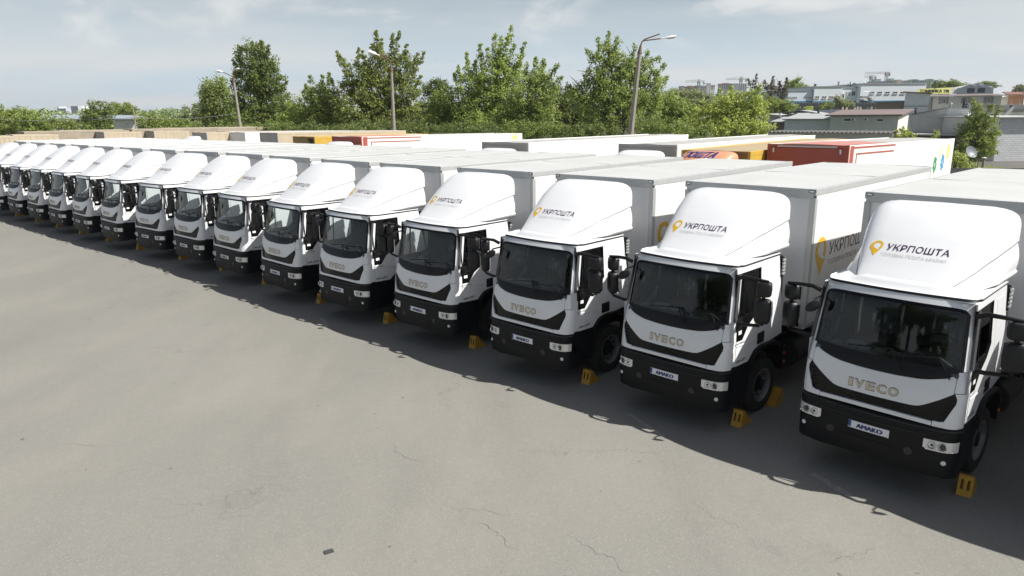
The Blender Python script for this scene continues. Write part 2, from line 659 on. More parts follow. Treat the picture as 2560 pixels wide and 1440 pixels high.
def make_truck():
    t = thing('box_truck', 'truck', 'truck', (0, 0, 0))
    # ---------------- cab skin
    mb = MB()
    us = lin(-1, -.86, 7) + lin(-.82, .82, 16) + lin(.86, 1, 7)
    # header above the windscreen
    mb.patch(S(), us, lambda u: ws_top(u) if abs(u) <= .935 else 2.57, lambda u: 2.757, 3, (0, 1, 0))
    for s in (-1, 1):
        pu = lin(.935 * s, 1.0 * s, 5)
        mb.patch(S(), pu, lambda u: 1.868, lambda u: 2.57, 8, (0, 1, 0), .03)
        mb.patch(side(s), lin(yf(1.9), -2.085, 2) if False else lin(-2.27, -2.085, 2), lambda y: 1.14, lambda y: 1.9, 4)
        mb.patch(lambda a, z, s=s: Vector((s * hw(z), yf(z) + (-2.085 - yf(z)) * a if yf(z) < -2.085 else yf(z), z)), lin(0, 1, 2), lambda a: 1.9, lambda a: 2.757, 8)
        # rear quarter panel behind the door
        qz = lambda y: float(np.interp(y, [-1.19, -.85, -.36], [1.305, 1.285, 1.32]))
        mb.patch(lambda a, z, s=s: Vector((s * hw(z), -1.182 + (yrear(z) + 1.182) * a, z)), lin(0, 1, 5), lambda a: qz(-1.182 + a * .82), lambda a: 2.757, 8, (-s, 0, 0), .03)
        # pressed panel outline
        q = [(-1.05, 2.62), (-.72, 2.62), (-.70, 1.88), (-1.05, 1.88)]
        for p0, p1 in zip(q, q[1:] + q[:1]):
            mb.tube([(s * hw(p0[1]), p0[0], p0[1]), (s * hw(p1[1]), p1[0], p1[1])], .004, 5)
    # rear wall
    mb.add([(-1.0, -.36, 1.3), (1.0, -.36, 1.3), (.955, -.56, 2.78), (-.955, -.56, 2.78)], [(0, 1, 2, 3)])
    mb.build('cab_shell', M['white'], t, smooth=35)
    # ---------------- black door seal behind the gaps
    for s in (-1, 1):
        for ya, yb, za in ((-2.12, -2.07, 1.15), (-1.21, -1.17, 1.30)):
            mb = MB()
            mb.patch(lambda a, z, s=s: Vector((s * (hw(z) - .018), a, z)), [ya, yb], lambda a: za, lambda a: 2.73, 6)
            mb.build('door_seal', M['black_plastic'], t)
    # ---------------- doors
    for s in (-1, 1):
        mb = MB()
        zlo = itp([-2.26, -1.62, -1.457, -1.3, -1.19], [1.135, 1.112, 1.25, 1.292, 1.305])
        wlo = itp([-2.14, -1.88, -1.70, -1.44, -1.27, -1.25], [1.555, 1.545, 1.75, 1.89, 2.03, 2.05])
        ys = [-2.078, -1.98, -1.88, -1.79, -1.70, -1.62, -1.54, -1.457, -1.44, -1.36, -1.3, -1.27, -1.25]
        mb.patch(side(s, .003), ys, zlo, wlo, 5, (-s, 0, 0), .03)
        mb.patch(side(s, .003), ys, lambda y: 2.652, lambda y: 2.742, 1, (-s, 0, 0), .03)
        mb.patch(side(s, .003), [-1.25, -1.22, -1.194], lambda y: 1.30, lambda y: 2.742, 6, (-s, 0, 0), .03)
        d = mb.build('door', M['white'], t, smooth=35)
        mb = MB()
        mb.tube([(s * 1.040, -2.07, 1.47), (s * 1.043, -1.7, 1.455), (s * 1.043, -1.36, 1.43)], .007, 5)
        mb.build('door_crease', M['white'], d, smooth=60)
        mb = MB()
        gl = lambda y: max(wlo(y) + .03, 1.945)
        mb.patch(side(s, -.012), ys, gl, lambda y: 2.652, 3)
        mb.build('door_window', M['glass_side'], d)
        mb = MB()
        mb.patch(side(s, .006), [-2.08, -1.98, -1.88, -1.79, -1.70, -1.62, -1.54, -1.44, -1.36, -1.27, -1.25], wlo, lambda y: max(wlo(y) + .035, 1.945), 2, (-s, 0, 0), .03)
        mb.patch(side(s, .004), [-1.275, -1.25], lambda y: 2.05, lambda y: 2.652, 2, (-s, 0, 0), .02)
        mb.patch(side(s, .004), [-2.08, -2.05], lambda y: 1.945, lambda y: 2.652, 2, (-s, 0, 0), .02)
        mb.patch(side(s, .004), [-2.08, -1.25], lambda y: 2.632, lambda y: 2.655, 1, (-s, 0, 0), .02)
        mb.patch(side(s, -.004), [-1.865, -1.835], lambda y: 1.945, lambda y: 2.64, 2, (-s, 0, 0), .02)
        mb.build('window_trim', M['gloss_black'], d)
        mb = MB()
        mb.box(*sorted((s * 1.015, s * 1.047)), -1.335, -1.075, 1.325, 1.525)
        mb.build('door_handle', M['black_plastic'], t, bevel=.025)
        mb = MB()
        mb.patch(side(s, .012), [-2.03, -1.93], lambda y: 1.66, lambda y: 1.72, 1, (-s, 0, 0), .008)
        mb.build('door_sticker', M['sticker'], d)
        # lettering low on the door
        mb = MB()
        fn = (lambda a, b, s=s: Vector((s * (hw(b) + .006), (a if s > 0 else -a - 3.86), b)))
        put_text(mb, 'EUROCARGO', fn, -2.11, -1.80, 1.488, 1.518, .01, 1)
        mb.build('model_lettering', M['gloss_black'], d)
        mb = MB()
        put_text(mb, '180-250', fn, -2.05, -1.72, 1.178, 1.226, .015, 1)
        mb.build('door_lettering', M['gloss_black'], d)
    # ---------------- hood with the maker's name
    mb = MB()
    mb.patch(S(.004), lin(-.885, .885, 30), hood_lo, lambda u: apron_lo(u) - .004, 6, (0, 1, 0), .03)
    h = mb.build('hood_panel', M['white'], t, smooth=35)
    for nm, mtl, bold, off in (('letter_border', M['letter_edge'], .050, .007), ('nameplate_letters', M['gold'], .022, .011)):
        mb = MB()
        x, adv = -.338, .138
        for ch, wd in zip('IVECO', (.052, .125, .108, .115, .125)):
            e = .005 if bold > .04 else 0
            put_text(mb, ch, lambda a, b, off=off: front(a, b, off), x - e, x + wd + e, 1.408 - e, 1.516 + e, bold, 2)
            x += wd + .026
        mb.build(nm, mtl, h)
    # ---------------- corner pieces
    for s in (-1, 1):
        mb = MB()
        mb.patch(S(.003), lin(.892 * s, 1.0 * s, 7), lambda u: 1.60, lambda u: 1.862, 4, (0, 1, 0), .03)
        c = mb.build('corner_panel', M['white'], t, smooth=35)
        mb = MB()
        o1 = lambda z: grille_out(z) + .012
        mb.patch(lambda a, z, s=s: front(s * (o1(z) + (1.0 - o1(z)) * a), z, .012 - .03 * max(0, (z - 1.5) / .1) * 0), lin(0, 1, 8), lambda a: 1.20, lambda a: 1.592, 6, (0, 1, 0), .03)
        mb.patch(S(.012), lin(.712 * s, 1.0 * s, 8), lambda u: 1.122, lambda u: 1.19 if abs(u) < .82 else 1.203, 2, (0, 1, 0), .03)
        mb.build('wing_panel', M['white'], t, smooth=35)
    mb = MB()
    mb.patch(S(.018), lin(-.704, .704, 20), lambda u: 1.128 + .02 * (1 - (u / .7) ** 2), lambda u: 1.18 + .02 * (1 - (u / .7) ** 2), 3, (0, 1, 0), .04)
    mb.build('front_bar', M['white'], t, smooth=50)
    # ---------------- grille
    mb = MB()
    gm = [u for u in lin(-.93, .93, 40)]

    def g_lo(u):
        a = abs(u)
        return 1.17 if a < .80 else float(np.interp(a, [.80, .815, .93], [1.17, 1.19, 1.51]))

    def g_hi(u):
        a = abs(u)
        return hood_lo(a) + .02 if a < .885 else float(np.interp(a, [.885, .93], [1.60, 1.512]))
    mb.patch(S(-.03), gm, g_lo, g_hi, 3)
    g = mb.build('grille', M['gloss_black'], t, smooth=50)
    mb = MB()
    for r in range(2):
        for k in range(9):
            u = -.30 + k * .075 + r * .037
            z = 1.236 + r * .045
            p = front(u, z, -.03)
            mb.obox(p, (.026, 0, 0), (0, .012, 0), (0, 0, .012))
    for s in (-1, 1):
        for k in range(5):
            z = 1.27 + k * .055
            p = front(s * (grille_out(z) - .035), z, -.02)
            mb.obox(p, (.03, s * .014, 0), (0, .006, 0), (0, 0, .006))
    mb.build('grille_mesh', M['gloss_black'], g, kind='stuff')
    # ---------------- windscreen
    mb = MB()
    uw = lin(-.935, -.88, 3) + lin(-.80, .80, 16) + lin(.88, .935, 3)
    mb.patch(S(-.012), uw, ws_bot, lambda u: ws_top(u) - .004, 8)
    w = mb.build('windscreen', M['glass'], t, smooth=60)
    mb = MB()
    mb.patch(S(-.004), uw, lambda u: ws_top(u) - .045, lambda u: ws_top(u), 1, (0, 1, 0), .02)
    for s in (-1, 1):
        mb.patch(S(-.004), [s * .895, s * .91, s * .935], ws_bot, lambda u: ws_top(u), 6, (0, 1, 0), .02)
    mb.build('windscreen_surround', M['gloss_black'], w)
    mb = MB()
    mb.patch(S(0), uw, apron_lo, lambda u: ws_bot(u) + .012, 4, (0, 1, 0), .02)
    mb.build('windscreen_apron', M['black_plastic'], t, smooth=50)
    for x0, x1 in ((-.42, .26), (.12, .82)):
        mb = MB()
        a, b = front(x0, 1.80, .02), front(x1, 1.90, .03)
        el = front(x1 - .14, 2.02, .05)
        mb.tube([front(x1, 1.77, .03), front(x1 - .02, 1.80, .05), el], .011, 6)
        mb.tube([front(x0 - .02, 1.945, .035), el, front(x1 + .02, 1.915, .03)], .009, 6)
        mb.build('wiper', M['black_plastic'], t)
    # marker lamps over the windscreen
    for s in (-1, 1):
        mb = MB()
        c = front(s * .875, 2.712, .004)
        mb.grid(lambda a, b: c + Vector((math.cos(a) * b * .055, -.012 * (1 - b * b) + .02 * s * math.cos(a) * b * s, math.sin(a) * b * .026)), lin(0, 2 * PI, 14), [0, .4, .7, .9, 1])
        mb.build('marker_lamp', M['lens_clear'], t, smooth=60)
    # ---------------- bumper
    mb = MB()
    ub = lin(-1, -.86, 7) + lin(-.8, .8, 16) + lin(.86, 1, 7)
    mb.patch(S(.02), ub, lambda u: .41 + .06 * max(0, 1 - abs(u) / .7) if abs(u) < .75 else .42, lambda u: 1.112, 8, (0, 1, 0), .12)
    for s in (-1, 1):
        mb.patch(lambda a, z, s=s: Vector((s * (1.05 - .03 * max(0, .6 - z)), yf(1.0) - .02 + a * (.62 + .1 * (z - .42)), z)), lin(0, 1, 4), lambda a: .42 + a * .06, lambda a: 1.112 - .02 * a, 4, (-s, 0, 0), .05)
    mb.patch(lambda u, q: front(u, 1.112, .02) + Vector((0, q, 0)), ub, lambda u: 0, lambda u: .12, 1)
    b_ = mb.build('bumper', M['bumper'], t, smooth=40)
    mb = MB()
    mb.tube([front(u, 1.085, .028) for u in ub], .014, 6)
    mb.tube([front(u, .985, .024) for u in lin(-.66, .66, 14)], .009, 6)
    for u in (-.50, .50):
        p = front(u, .70, .022)
        mb.lathe([(.055, .01), (.055, -.006), (.046, -.008), (.001, -.004)], (p.x, p.y, p.z), 'y', 14)
    mb.build('bumper_moulding', mat('bumper_moulding_grey', (.014, .015, .017), .4), b_, smooth=50)
    mb = MB()
    mb.patch(S(.026), lin(-.34, .34, 8), lambda u: .50, lambda u: .70, 2, (0, 1, 0), .03)
    mb.build('bumper_step', M['bumper'], b_)
    for s in (-1, 1):
        mb = MB()
        out_ = lambda z: .985
        mb.patch(S(.026), [s * q for q in lin(.655, .992, 7)], lambda u: .792 + .03 * max(0, (.70 - abs(u)) / .05) * (abs(u) < .70), lambda u: .936, 3, (0, 1, 0), .03)
        hl = mb.build('headlight', M['lamp_bezel'], t, smooth=50)
        for cu, r in ((.755, .052), (.865, .056)):
            mb = MB()
            p = front(s * cu, .868, .027)
            mb.lathe([(r, -.012), (r * .92, -.016), (r * .8, -.004), (r * .45, .008)], (p.x, p.y, p.z), 'y', 18)
            mb.build('reflector', M['chrome'], hl, smooth=50)
            mb = MB()
            rr = r * (.66 if cu > .8 else .34)
            mb.lathe([(0.001, -.022), (rr * .6, -.019), (rr, -.008), (rr, .008)], (p.x, p.y, p.z), 'y', 14)
            mb.build('headlight_lens', M['lens_dark'], hl, smooth=60)
        mb = MB()
        for k in range(7):
            p = front(s * (.70 + k * .042), .805, .03)
            mb.obox(p, (.013, 0, 0), (0, .006, 0), (0, 0, .008))
        mb.build('daytime_lamp_strip', M['chrome'], hl)
        mb = MB()
        p = front(s * .889, .64, .022)
        mb.lathe([(0.001, -.012), (.022, -.01), (.032, 0), (.036, .012)], (p.x, p.y, p.z), 'y', 12)
        mb.build('fog_lamp', M['lens_clear'], t, smooth=60)
    # plate
    mb = MB()
    mb.patch(S(.034), lin(-.26, .26, 6), lambda u: .805, lambda u: .918, 1, (0, 1, 0), .012)
    pl = mb.build('number_plate', M['plate'], t)
    mb = MB()
    mb.patch(S(.037), lin(-.262, -.222, 2), lambda u: .806, lambda u: .917, 1)
    mb.build('plate_band', M['plate_blue'], pl)
    mb = MB()
    put_fat(mb, 'AMAKO', lambda a, b: front(a, b, .037), (0, -1, 0), -.155, .185, .832, .898, .007)
    mb.build('plate_lettering', M['plate_ink'], pl)
    mb = MB()
    mb.patch(S(.036), lin(-.215, .25, 6), lambda u: .796, lambda u: .812, 1)
    mb.build('plate_holder', M['chassis'], pl)
    mb = MB()
    put_text(mb, 'UA', lambda a, b: front(a, b, .039), -.258, -.226, .812, .838, .02, 1)
    mb.build('plate_country_code', M['plate'], pl)
    # ---------------- roof
    mb = MB()
    mb.patch(S(.006), us, lambda u: 2.752, lambda u: 2.782, 1, (0, 1, 0), .02)
    for s in (-1, 1):
        mb.patch(lambda a, z, s=s: Vector((s * (hw(z) + .008), yf(z) + a * (yrear(z) - yf(z)), z)), lin(0, 1, 6), lambda a: 2.752, lambda a: 2.782, 1, (-s, 0, 0), .02)
    mb.build('roof_seal', M['black_plastic'], t)
    mb = MB()

    def roof_z(x, y):
        d = min(.975 - abs(x), y + 2.06 - .04 * 0, 9)
        d = max(d, 0)
        k = min(d / .22, 1)
        z = 2.785 + .075 * (k * k * (3 - 2 * k))
        h = min(max((.62 - abs(x)) / .12, 0), 1)
        e = min(max((y + 2.02) / .07, 0), 1)
        return z + .045 * h * h * (3 - 2 * h) * e
    xs = lin(-.975, -.70, 6) + lin(-.64, .64, 14) + lin(.70, .975, 6)

    def roof_pt(x, v):
        y0 = front(x / .975 * 1.0, 2.785).y - .012
        y = y0 + (-.56 - y0) * v
        return Vector((x, y, roof_z(x, -2.06 + (y - y0))))
    vs = [0, .01, .03, .06, .1, .15, .22, .35, .6, 1]
    mb.grid(roof_pt, xs, vs)
    for s in (-1, 1):
        mb.add([(s * .975, -1.86, 2.775), (s * .975, -.56, 2.775), (s * .975, -.56, 2.80), (s * .975, -1.86, 2.80)], [(0, 1, 2, 3)])
    # rim down to the seal
    mb.grid(lambda x, q: roof_pt(x, 0) + Vector((0, .01 * q, -.012 * q)), xs, [0, 1])
    mb.build('roof_cap', M['white'], t, smooth=40)
    # side fairing under the deflector
    mb = MB()
    for s in (-1, 1):
        yy = [-1.93, -1.8, -1.6, -1.4, -1.16, -.9, -.6, -.36]
        for q in (0,):
            def fair(y, v, s=s):
                top = Vector((s * (SPW(y) + .004), y + .10 * (SPW(y) / .95) ** 2 * (1 - (y + 1.98) / 1.7), SPZB(y) + .005))
                xb = float(np.interp(y, [-1.93, -1.6, -1.16, -.36], [.66, .86, .945, .965]))
                bot = Vector((s * xb, y + .06, 2.82))
                p = top.lerp(bot, v)
                p.x += s * .045 * math.sin(v * PI) * float(np.interp(y, [-1.9, -1.0], [.2, 1])) + s * .03 * (v > .82 and v < .95)
                return p
            mb.grid(fair, yy, [0, .2, .4, .6, .78, .84, .93, 1])
        mb.add([fair(-.36, v) for v in (0, .2, .4, .6, .78, .84, .93, 1)] + [(s * .4, -.37, 2.82), (s * .4, -.37, 3.3)], [tuple(range(10))])
    mb.build('deflector_fairing', M['white'], t, smooth=42)
    wd = deflector(t, M['white'])
    mb = MB()
    for s in (-1, 1):
        pts = [Vector((s * (SPW(y) + .006), y + .10 * (SPW(y) / .95) ** 2 * (1 - (y + 1.98) / 1.7), SPZB(y) + .004)) for y in lin(-1.9, -.32, 20)]
        mb.tube(pts, .008, 5)
    mb.build('deflector_seal', M['logo_midgrey'], wd)
    # lettering on the deflector: x across, y up the slope
    def sl_(a, b):
        return on_spoiler(a, -1.62 + b)
    mb = MB()
    put_poly(mb, [(x * .175 - .605, y * .165 - .015) for x, y in PIN], sl_)
    mb.build('deflector_emblem', M['pin_yellow'], wd)
    mb = MB()
    put_text(mb, 'УКРПОШТА', sl_, -.375, .43, .095, .195, .006, 3)
    mb.build('deflector_lettering', M['logo_violet'], wd)
    mb = MB()
    put_text(mb, 'ГОЛОВНА ПОШТА КРАЇНИ', sl_, -.405, .42, .0, .05, -.004, 2)
    mb.build('deflector_small_lettering', M['logo_grey'], wd)
    # ---------------- mirrors
    for s in (-1, 1):
        mb = MB()
        cx = s * 1.43
        myx, myy = (math.cos(R(20)), math.sin(R(20))) if s > 0 else (math.cos(R(-36)), math.sin(R(-36)))
        for z0, z1, hwid in ((2.38, 2.62, .118), (1.95, 2.35, .128)):
            def shell(a, b, z0=z0, z1=z1, hwid=hwid):
                zz = (z0 + z1) / 2 + (z1 - z0) / 2 * math.copysign(abs(math.sin(b)) ** .5, b)
                rr = abs(math.cos(b)) ** .4
                px_ = hwid * math.copysign(abs(math.cos(a)) ** .45, math.cos(a)) * rr
                py_ = .085 * math.copysign(abs(math.sin(a)) ** .6, math.sin(a)) * rr
                px_, py_ = px_ * myx - py_ * myy, px_ * myy + py_ * myx
                return Vector((cx + px_, -2.09 + py_, zz))
            mb.grid(shell, lin(0, 2 * PI, 24), [R(q) for q in (-89.5, -75, -55, -30, 0, 30, 55, 75, 89.5)])
        m_ = mb.build('mirror', M['mirror_shell'], t, smooth=50)
        mb = MB()
        mb.tube([(s * .985, -2.12, 2.60), (s * 1.10, -2.16, 2.655), (s * 1.30, -2.15, 2.65), (s * 1.50, -2.10, 2.63)], [.035, .032, .028, .02], 8)
        mb.tube([(s * 1.02, -2.06, 1.87), (s * 1.15, -2.12, 1.885), (s * 1.40, -2.10, 1.91)], [.04, .03, .025], 8)
        mb.obox((s * 1.03, -2.03, 1.84), (.02, 0, 0), (0, .09, 0), (0, 0, .10))
        mb.tube([(cx, -2.09, 1.92), (cx, -2.09, 2.64)], .03, 8)
        mb.build('mirror_arm', M['black_plastic'], m_, smooth=50)
        mb = MB()
        for z0, z1, hwid in ((2.385, 2.595, .10), (1.96, 2.31, .11)):
            mb.obox((cx - myy * .083, -2.09 + myx * .083, (z0 + z1) / 2), (hwid * myx, hwid * myy, 0), (-myy * .006, myx * .006, 0), (0, 0, (z1 - z0) / 2))
        mb.build('mirror_face', M['mirror_glass'], m_)
    mb = MB()
    mb.tube([front(-.97, 2.52, .02), (-1.0, -2.30, 2.50), (-.98, -2.36, 2.46)], .015, 6)
    kx, ky = Vector((-.75, -.35, -.56)).normalized(), Vector((-.45, .9, .1)).normalized()
    kz = kx.cross(ky)
    mb.grid(lambda a, b: Vector((-.985, -2.37, 2.41)) + kx * (math.cos(a) * math.cos(b) * .12) + kz * (math.sin(a) * math.cos(b) * .075) + ky * (math.sin(b) * .035), lin(0, 2 * PI, 16), [R(q) for q in (-88, -50, -15, 20, 60, 88)])
    mb.build('kerb_mirror', M['mirror_shell'], t, smooth=50)
    # ---------------- wheels
    for (wx, wy, dual) in ((1.0, -.95, 0), (-1.0, -.95, 0), (1.0, 4.45, 1), (-1.0, 4.45, 1)):
        s = 1 if wx > 0 else -1
        e = bpy.data.objects.new('wheel', None)
        COL.objects.link(e)
        e.parent = t
        e.location = (s * .885, wy, .49)
        k = 2 if dual else 1
        mb = MB()
        for j in range(k):
            o = -s * .31 * j
            P = [(.30, -.13), (.33, -.135), (.44, -.14), (.475, -.125), (.49, -.09), (.49, -.03), (.482, -.025), (.482, -.015), (.49, -.01), (.49, .01), (.482, .015), (.482, .025), (.49, .03), (.49, .09), (.475, .125), (.44, .14), (.33, .135), (.30, .13)]
            mb.lathe([(r, o + h) for r, h in P], (0, 0, 0), 'x', 30)
        mb.build('tyre', M['rubber'], e, smooth=40)
        mb = MB()
        P = [(.305, .125), (.30, .135), (.288, .12), (.275, .06), (.20, .02), (.165, .0)] if not dual else [(.305, .125), (.30, .135), (.285, .1), (.26, -.05), (.165, -.08)]
        mb.lathe([(r, s * h) for r, h in P], (0, 0, 0), 'x', 30)
        rim = mb.build('rim', M['steel'], e, smooth=40)
        mb = MB()
        hx = 0 if not dual else -.08
        mb.lathe([(.167, s * hx), (.15, s * (hx + .01)), (.14, s * (hx + .05)), (.11, s * (hx + .06)), (.10, s * (hx + .11)), (.05, s * (hx + .12)), (.001, s * (hx + .12))], (0, 0, 0), 'x', 20)
        mb.build('hub', M['chassis'], e, smooth=40)
        mb = MB()
        for q in range(10):
            a = 2 * PI * q / 10
            c = Vector((s * (.042 if not dual else -.06), math.cos(a) * .235, math.sin(a) * .235))
            mb.lathe([(.026, -.01 * s), (.026, .004 * s), (0.001, .004 * s)], c, 'x', 8)
        for q in range(10):
            a = 2 * PI * (q + .5) / 10
            c = Vector((s * (.03 if not dual else -.05), math.cos(a) * .14, math.sin(a) * .14))
            mb.lathe([(.014, 0), (.014, .03 * s), (0.001, .034 * s)], c, 'x', 6)
        mb.build('wheel_nuts', M['chassis'], e)
    # ---------------- fenders
    for s in (-1, 1):
        mb = MB()
        arch = [(-1.64, .92), (-1.60, 1.09), (-1.52, 1.20), (-1.40, 1.275), (-1.2, 1.30), (-.85, 1.285), (-.62, 1.24), (-.45, 1.12), (-.38, .92)]
        for x0, x1 in ((.70, 1.10),):
            o = [(s * x1, y, z) for y, z in arch] + [(s * x0, y, z) for y, z in arch]
            i_ = [(s * x1, -.97 + (y + .97) * .90, .9 + (z - .9) * .88) for y, z in arch] + [(s * x0, -.97 + (y + .97) * .90, .9 + (z - .9) * .88) for y, z in arch]
            n = len(arch)
            mb.add(o + i_, [(k, k + 1, k + 1 + n, k + n) for k in range(n - 1)] + [(2 * n + k, 2 * n + k + 1, 3 * n + k + 1, 3 * n + k) for k in range(n - 1)] + [(k, k + 1, 2 * n + k + 1, 2 * n + k) for k in range(n - 1)])
        mb.box(*sorted((s * .72, s * 1.045)), -1.95, -1.62, .48, .58)
        mb.box(*sorted((s * .72, s * 1.03)), -1.90, -1.63, .78, .84)
        mb.box(*sorted((s * .70, s * .74)), -2.2, -1.6, .45, 1.15)
        mb.build('fender', M['bumper'], t, smooth=35)
    mb = MB()
    mb.tube([(.93, -.40, 1.25), (.96, -.42, 1.9), (.955, -.46, 2.3), (.95, -.48, 2.72)], .055, 10)
    for k in range(22):
        z = 1.95 + k * .035
        mb.lathe([(.055, -.008), (.066, 0), (.055, .008)], (.955, -.445 - .03 * (z - 1.9), z), 'z', 10)
    sn = mb.build('air_intake_pipe', M['black_plastic'], t, smooth=50)
    mb = MB()
    for q in range(5):
        mb.obox((1.02, -.47, 2.42 + q * .06), (.014, 0, 0), (0, .04, 0), (0, 0, .018))
    mb.build('air_intake_vent', M['alu'], sn)
    # ---------------- chassis
    mb = MB()
    for s in (-1, 1):
        mb.box(*sorted((s * .36, s * .44)), -2.2, 6.7, .82, 1.08)
    for y in (-1.8, -.4, .8, 2.4, 4.0, 5.2, 6.6):
        mb.box(-.42, .42, y, y + .12, .85, 1.02)
    mb.box(-.08, .08, -.95, 4.5, .55, .66)
    mb.box(-.75, .75, -1.03, -.87, .42, .52)
    mb.box(-.8, .8, 4.37, 4.53, .40, .58)
    mb.box(-.34, .34, -1.7, -.3, .55, 1.2)
    for y in (.15, 1.2, 2.3, 3.4, 4.5, 5.6, 6.6):
        mb.box(-1.2, 1.2, y, y + .08, 1.2, 1.345)
    for s in (-1, 1):
        mb.box(*sorted((s * .5, s * .58)), .0, 6.8, 1.09, 1.2)
    mb.box(-1.15, 1.15, 6.8, 6.9, .45, .55)
    mb.box(-.1, .1, 6.6, 6.88, .5, 1.0)
    mb.build('chassis', M['chassis'], t)
    mb = MB()
    mb.lathe([(.001, 0), (.26, 0), (.29, .03), (.29, .97), (.26, 1.0), (.001, 1.0)], (.80, .35, .72), 'y', 20)
    mb.build('fuel_tank', M['tank'], t, smooth=40)
    mb = MB()
    mb.box(-1.05, -.5, .4, 1.0, .45, .95)
    mb.build('battery_box', M['chassis'], t, bevel=.03)
    for y, z, m_ in ((-.21, .905, 'red_lens'), (-.20, .74, 'amber')):
        mb = MB()
        mb.lathe([(.001, .012), (.022, .010), (.028, 0), (.028, -.02)], (1.06, y, z), 'x', 10)
        mb.build('side_reflector', M[m_], t)
    mb = MB()
    mb.box(.75, 1.05, -.26, -.16, .6, 1.05)
    mb.build('air_tank_bracket', M['chassis'], t)
    # ---------------- cab inside
    mb = MB()
    mb.add([(-.95, -.42, 1.35), (.95, -.42, 1.35), (.90, -.60, 2.73), (-.90, -.60, 2.73)], [(0, 1, 2, 3)])
    mb.add([(-.93, -2.1, 2.74), (.93, -2.1, 2.74), (.92, -.58, 2.74), (-.92, -.58, 2.74)], [(0, 1, 2, 3)])
    mb.add([(-.98, -2.2, 1.32), (.98, -2.2, 1.32), (.98, -.4, 1.32), (-.98, -.4, 1.32)], [(0, 1, 2, 3)])
    for s in (-1, 1):
        mb.patch(side(s, -.03), [-2.05, -1.9, -1.7, -1.5, -1.3, -1.2], lambda y: 1.33, lambda y: min(1.93, max(1.55, 1.545 + .5 * (y + 1.9))) if y < -1.25 else 2.74, 2)
        mb.patch(side(s, -.03), [-1.25, -.9, -.55], lambda y: 1.33, lambda y: 2.74, 2)
        mb.tube([front(s * .965, 1.9, -.05), front(s * .965, 2.66, -.05)], .03, 6)
    mb.build('cab_lining', M['interior'], t)
    mb = MB()
    prof = [(-2.33, 1.60), (-2.30, 1.84), (-2.12, 1.875), (-1.95, 1.86), (-1.80, 1.78), (-1.78, 1.62), (-1.9, 1.35), (-2.3, 1.35)]
    mb.prism(prof, 'x', -.93, .93)
    mb.prism([(-2.15, 1.86), (-2.05, 1.93), (-1.85, 1.92), (-1.75, 1.80), (-1.75, 1.6), (-2.0, 1.6)], 'x', .18, .80)
    mb.build('dashboard', M['interior'], t, bevel=.03)
    mb = MB()
    for k in range(5):
        mb.box(-.75 + k * .19, -.60 + k * .19, -2.16, -2.02, 1.875, 1.885)
    mb.box(-.6, -.35, -2.0, -1.86, 1.868, 1.89)
    mb.build('dashboard_tray', M['trim_light'], t)
    for x in (-.5, .48):
        mb = MB()
        def cushion(c, hx, hy, hz, tilt):
            ax, ay, az = Vector((hx, 0, 0)), Vector((0, math.cos(tilt) * hy, math.sin(tilt) * hy)), Vector((0, -math.sin(tilt) * hz, math.cos(tilt) * hz))
            mb.obox(c, ax, ay, az)
        cushion((x, -1.15, 1.72), .25, .26, .08, .06)
        cushion((x, -.86, 2.12), .25, .075, .36, .16)
        cushion((x, -.78, 2.56), .14, .05, .09, .12)
        mb.box(x - .18, x + .18, -1.35, -.95, 1.33, 1.64)
        st = mb.build('seat', M['seat'], t, bevel=.045)
        mb = MB()
        def film(a, b, x=x):
            k = math.sin(a * 23 + b * 5) * .018 + math.sin(a * 11 - b * 17) * .014
            return Vector((x + a * .30 * (1 - .12 * b), -.98 + .10 * (a * a) + k + b * .12 * (1 if b > .2 else .6) * .9, 1.78 + b * .92))
        mb.grid(film, lin(-1, 1, 14), lin(0, 1, 12))
        mb.build('seat_wrap', M['wrap'], st, smooth=30)
    mb = MB()
    c = Vector((.48, -1.66, 1.98))
    ax, ay = Vector((1, 0, 0)), Vector((0, .82, .57)).normalized()
    mb.tube([c + ax * math.cos(a) * .22 + ay * math.sin(a) * .22 for a in lin(0, 2 * PI, 24)], .017, 8, False)
    for a in (R(-20), R(200), R(270)):
        mb.tube([c, c + ax * math.cos(a) * .21 + ay * math.sin(a) * .21], .018, 6)
    mb.tube([c, (.48, -1.9, 1.75)], .04, 8)
    mb.obox(c, (.07, 0, 0), ay * .05, ax.cross(ay) * .02)
    mb.build('steering_wheel', M['black_plastic'], t, smooth=50)
    # ---------------- cargo box
    e = bpy.data.objects.new('cargo_box', None)
    COL.objects.link(e)
    e.parent = t
    mb = MB()
    mb.box(-BW + .05, BW - .05, .03, .07, BZ0 + .06, BZ1 - .10)
    mb.build('front_panel', mat('box_front_panel', (0.78, 0.785, 0.79), 0.4, noise=(1.2, 0.05)), e)
    for s in (-1, 1):
        mb = MB()
        mb.box(*sorted((s * (BW - .03), s * (BW - .006))), .06, BL - .05, BZ0 + .05, BZ1 - .10)
        sd = mb.build('side_panel', M['white_panel'], e)
    mb = MB()
    mb.box(-BW + .05, BW - .05, BL - .06, BL - .02, BZ0 + .05, BZ1 - .08)
    mb.build('rear_door', M['white_panel'], e)
    mb = MB()
    mb.box(-BW + .04, BW - .04, .04, BL - .03, BZ0, BZ0 + .06)
    mb.build('box_floor', M['chassis'], e)
    # roof skins: three sheets with raised joints
    cuts = [.05, 3.30, 6.87]
    for a, b in zip(cuts, cuts[1:]):
        mb = MB()
        xs = lin(-BW + .06, BW - .06, 6)
        mb.grid(lambda x, y: Vector((x, y, BZ1 - .012 + .010 * (1 - (x / BW) ** 2) + .003 * math.sin(y * 2.3 + x * 3))), xs, lin(a + .012, b - .012, 8))
        mb.build('roof_sheet', M['roof_grey'], e, smooth=60)
    mb = MB()
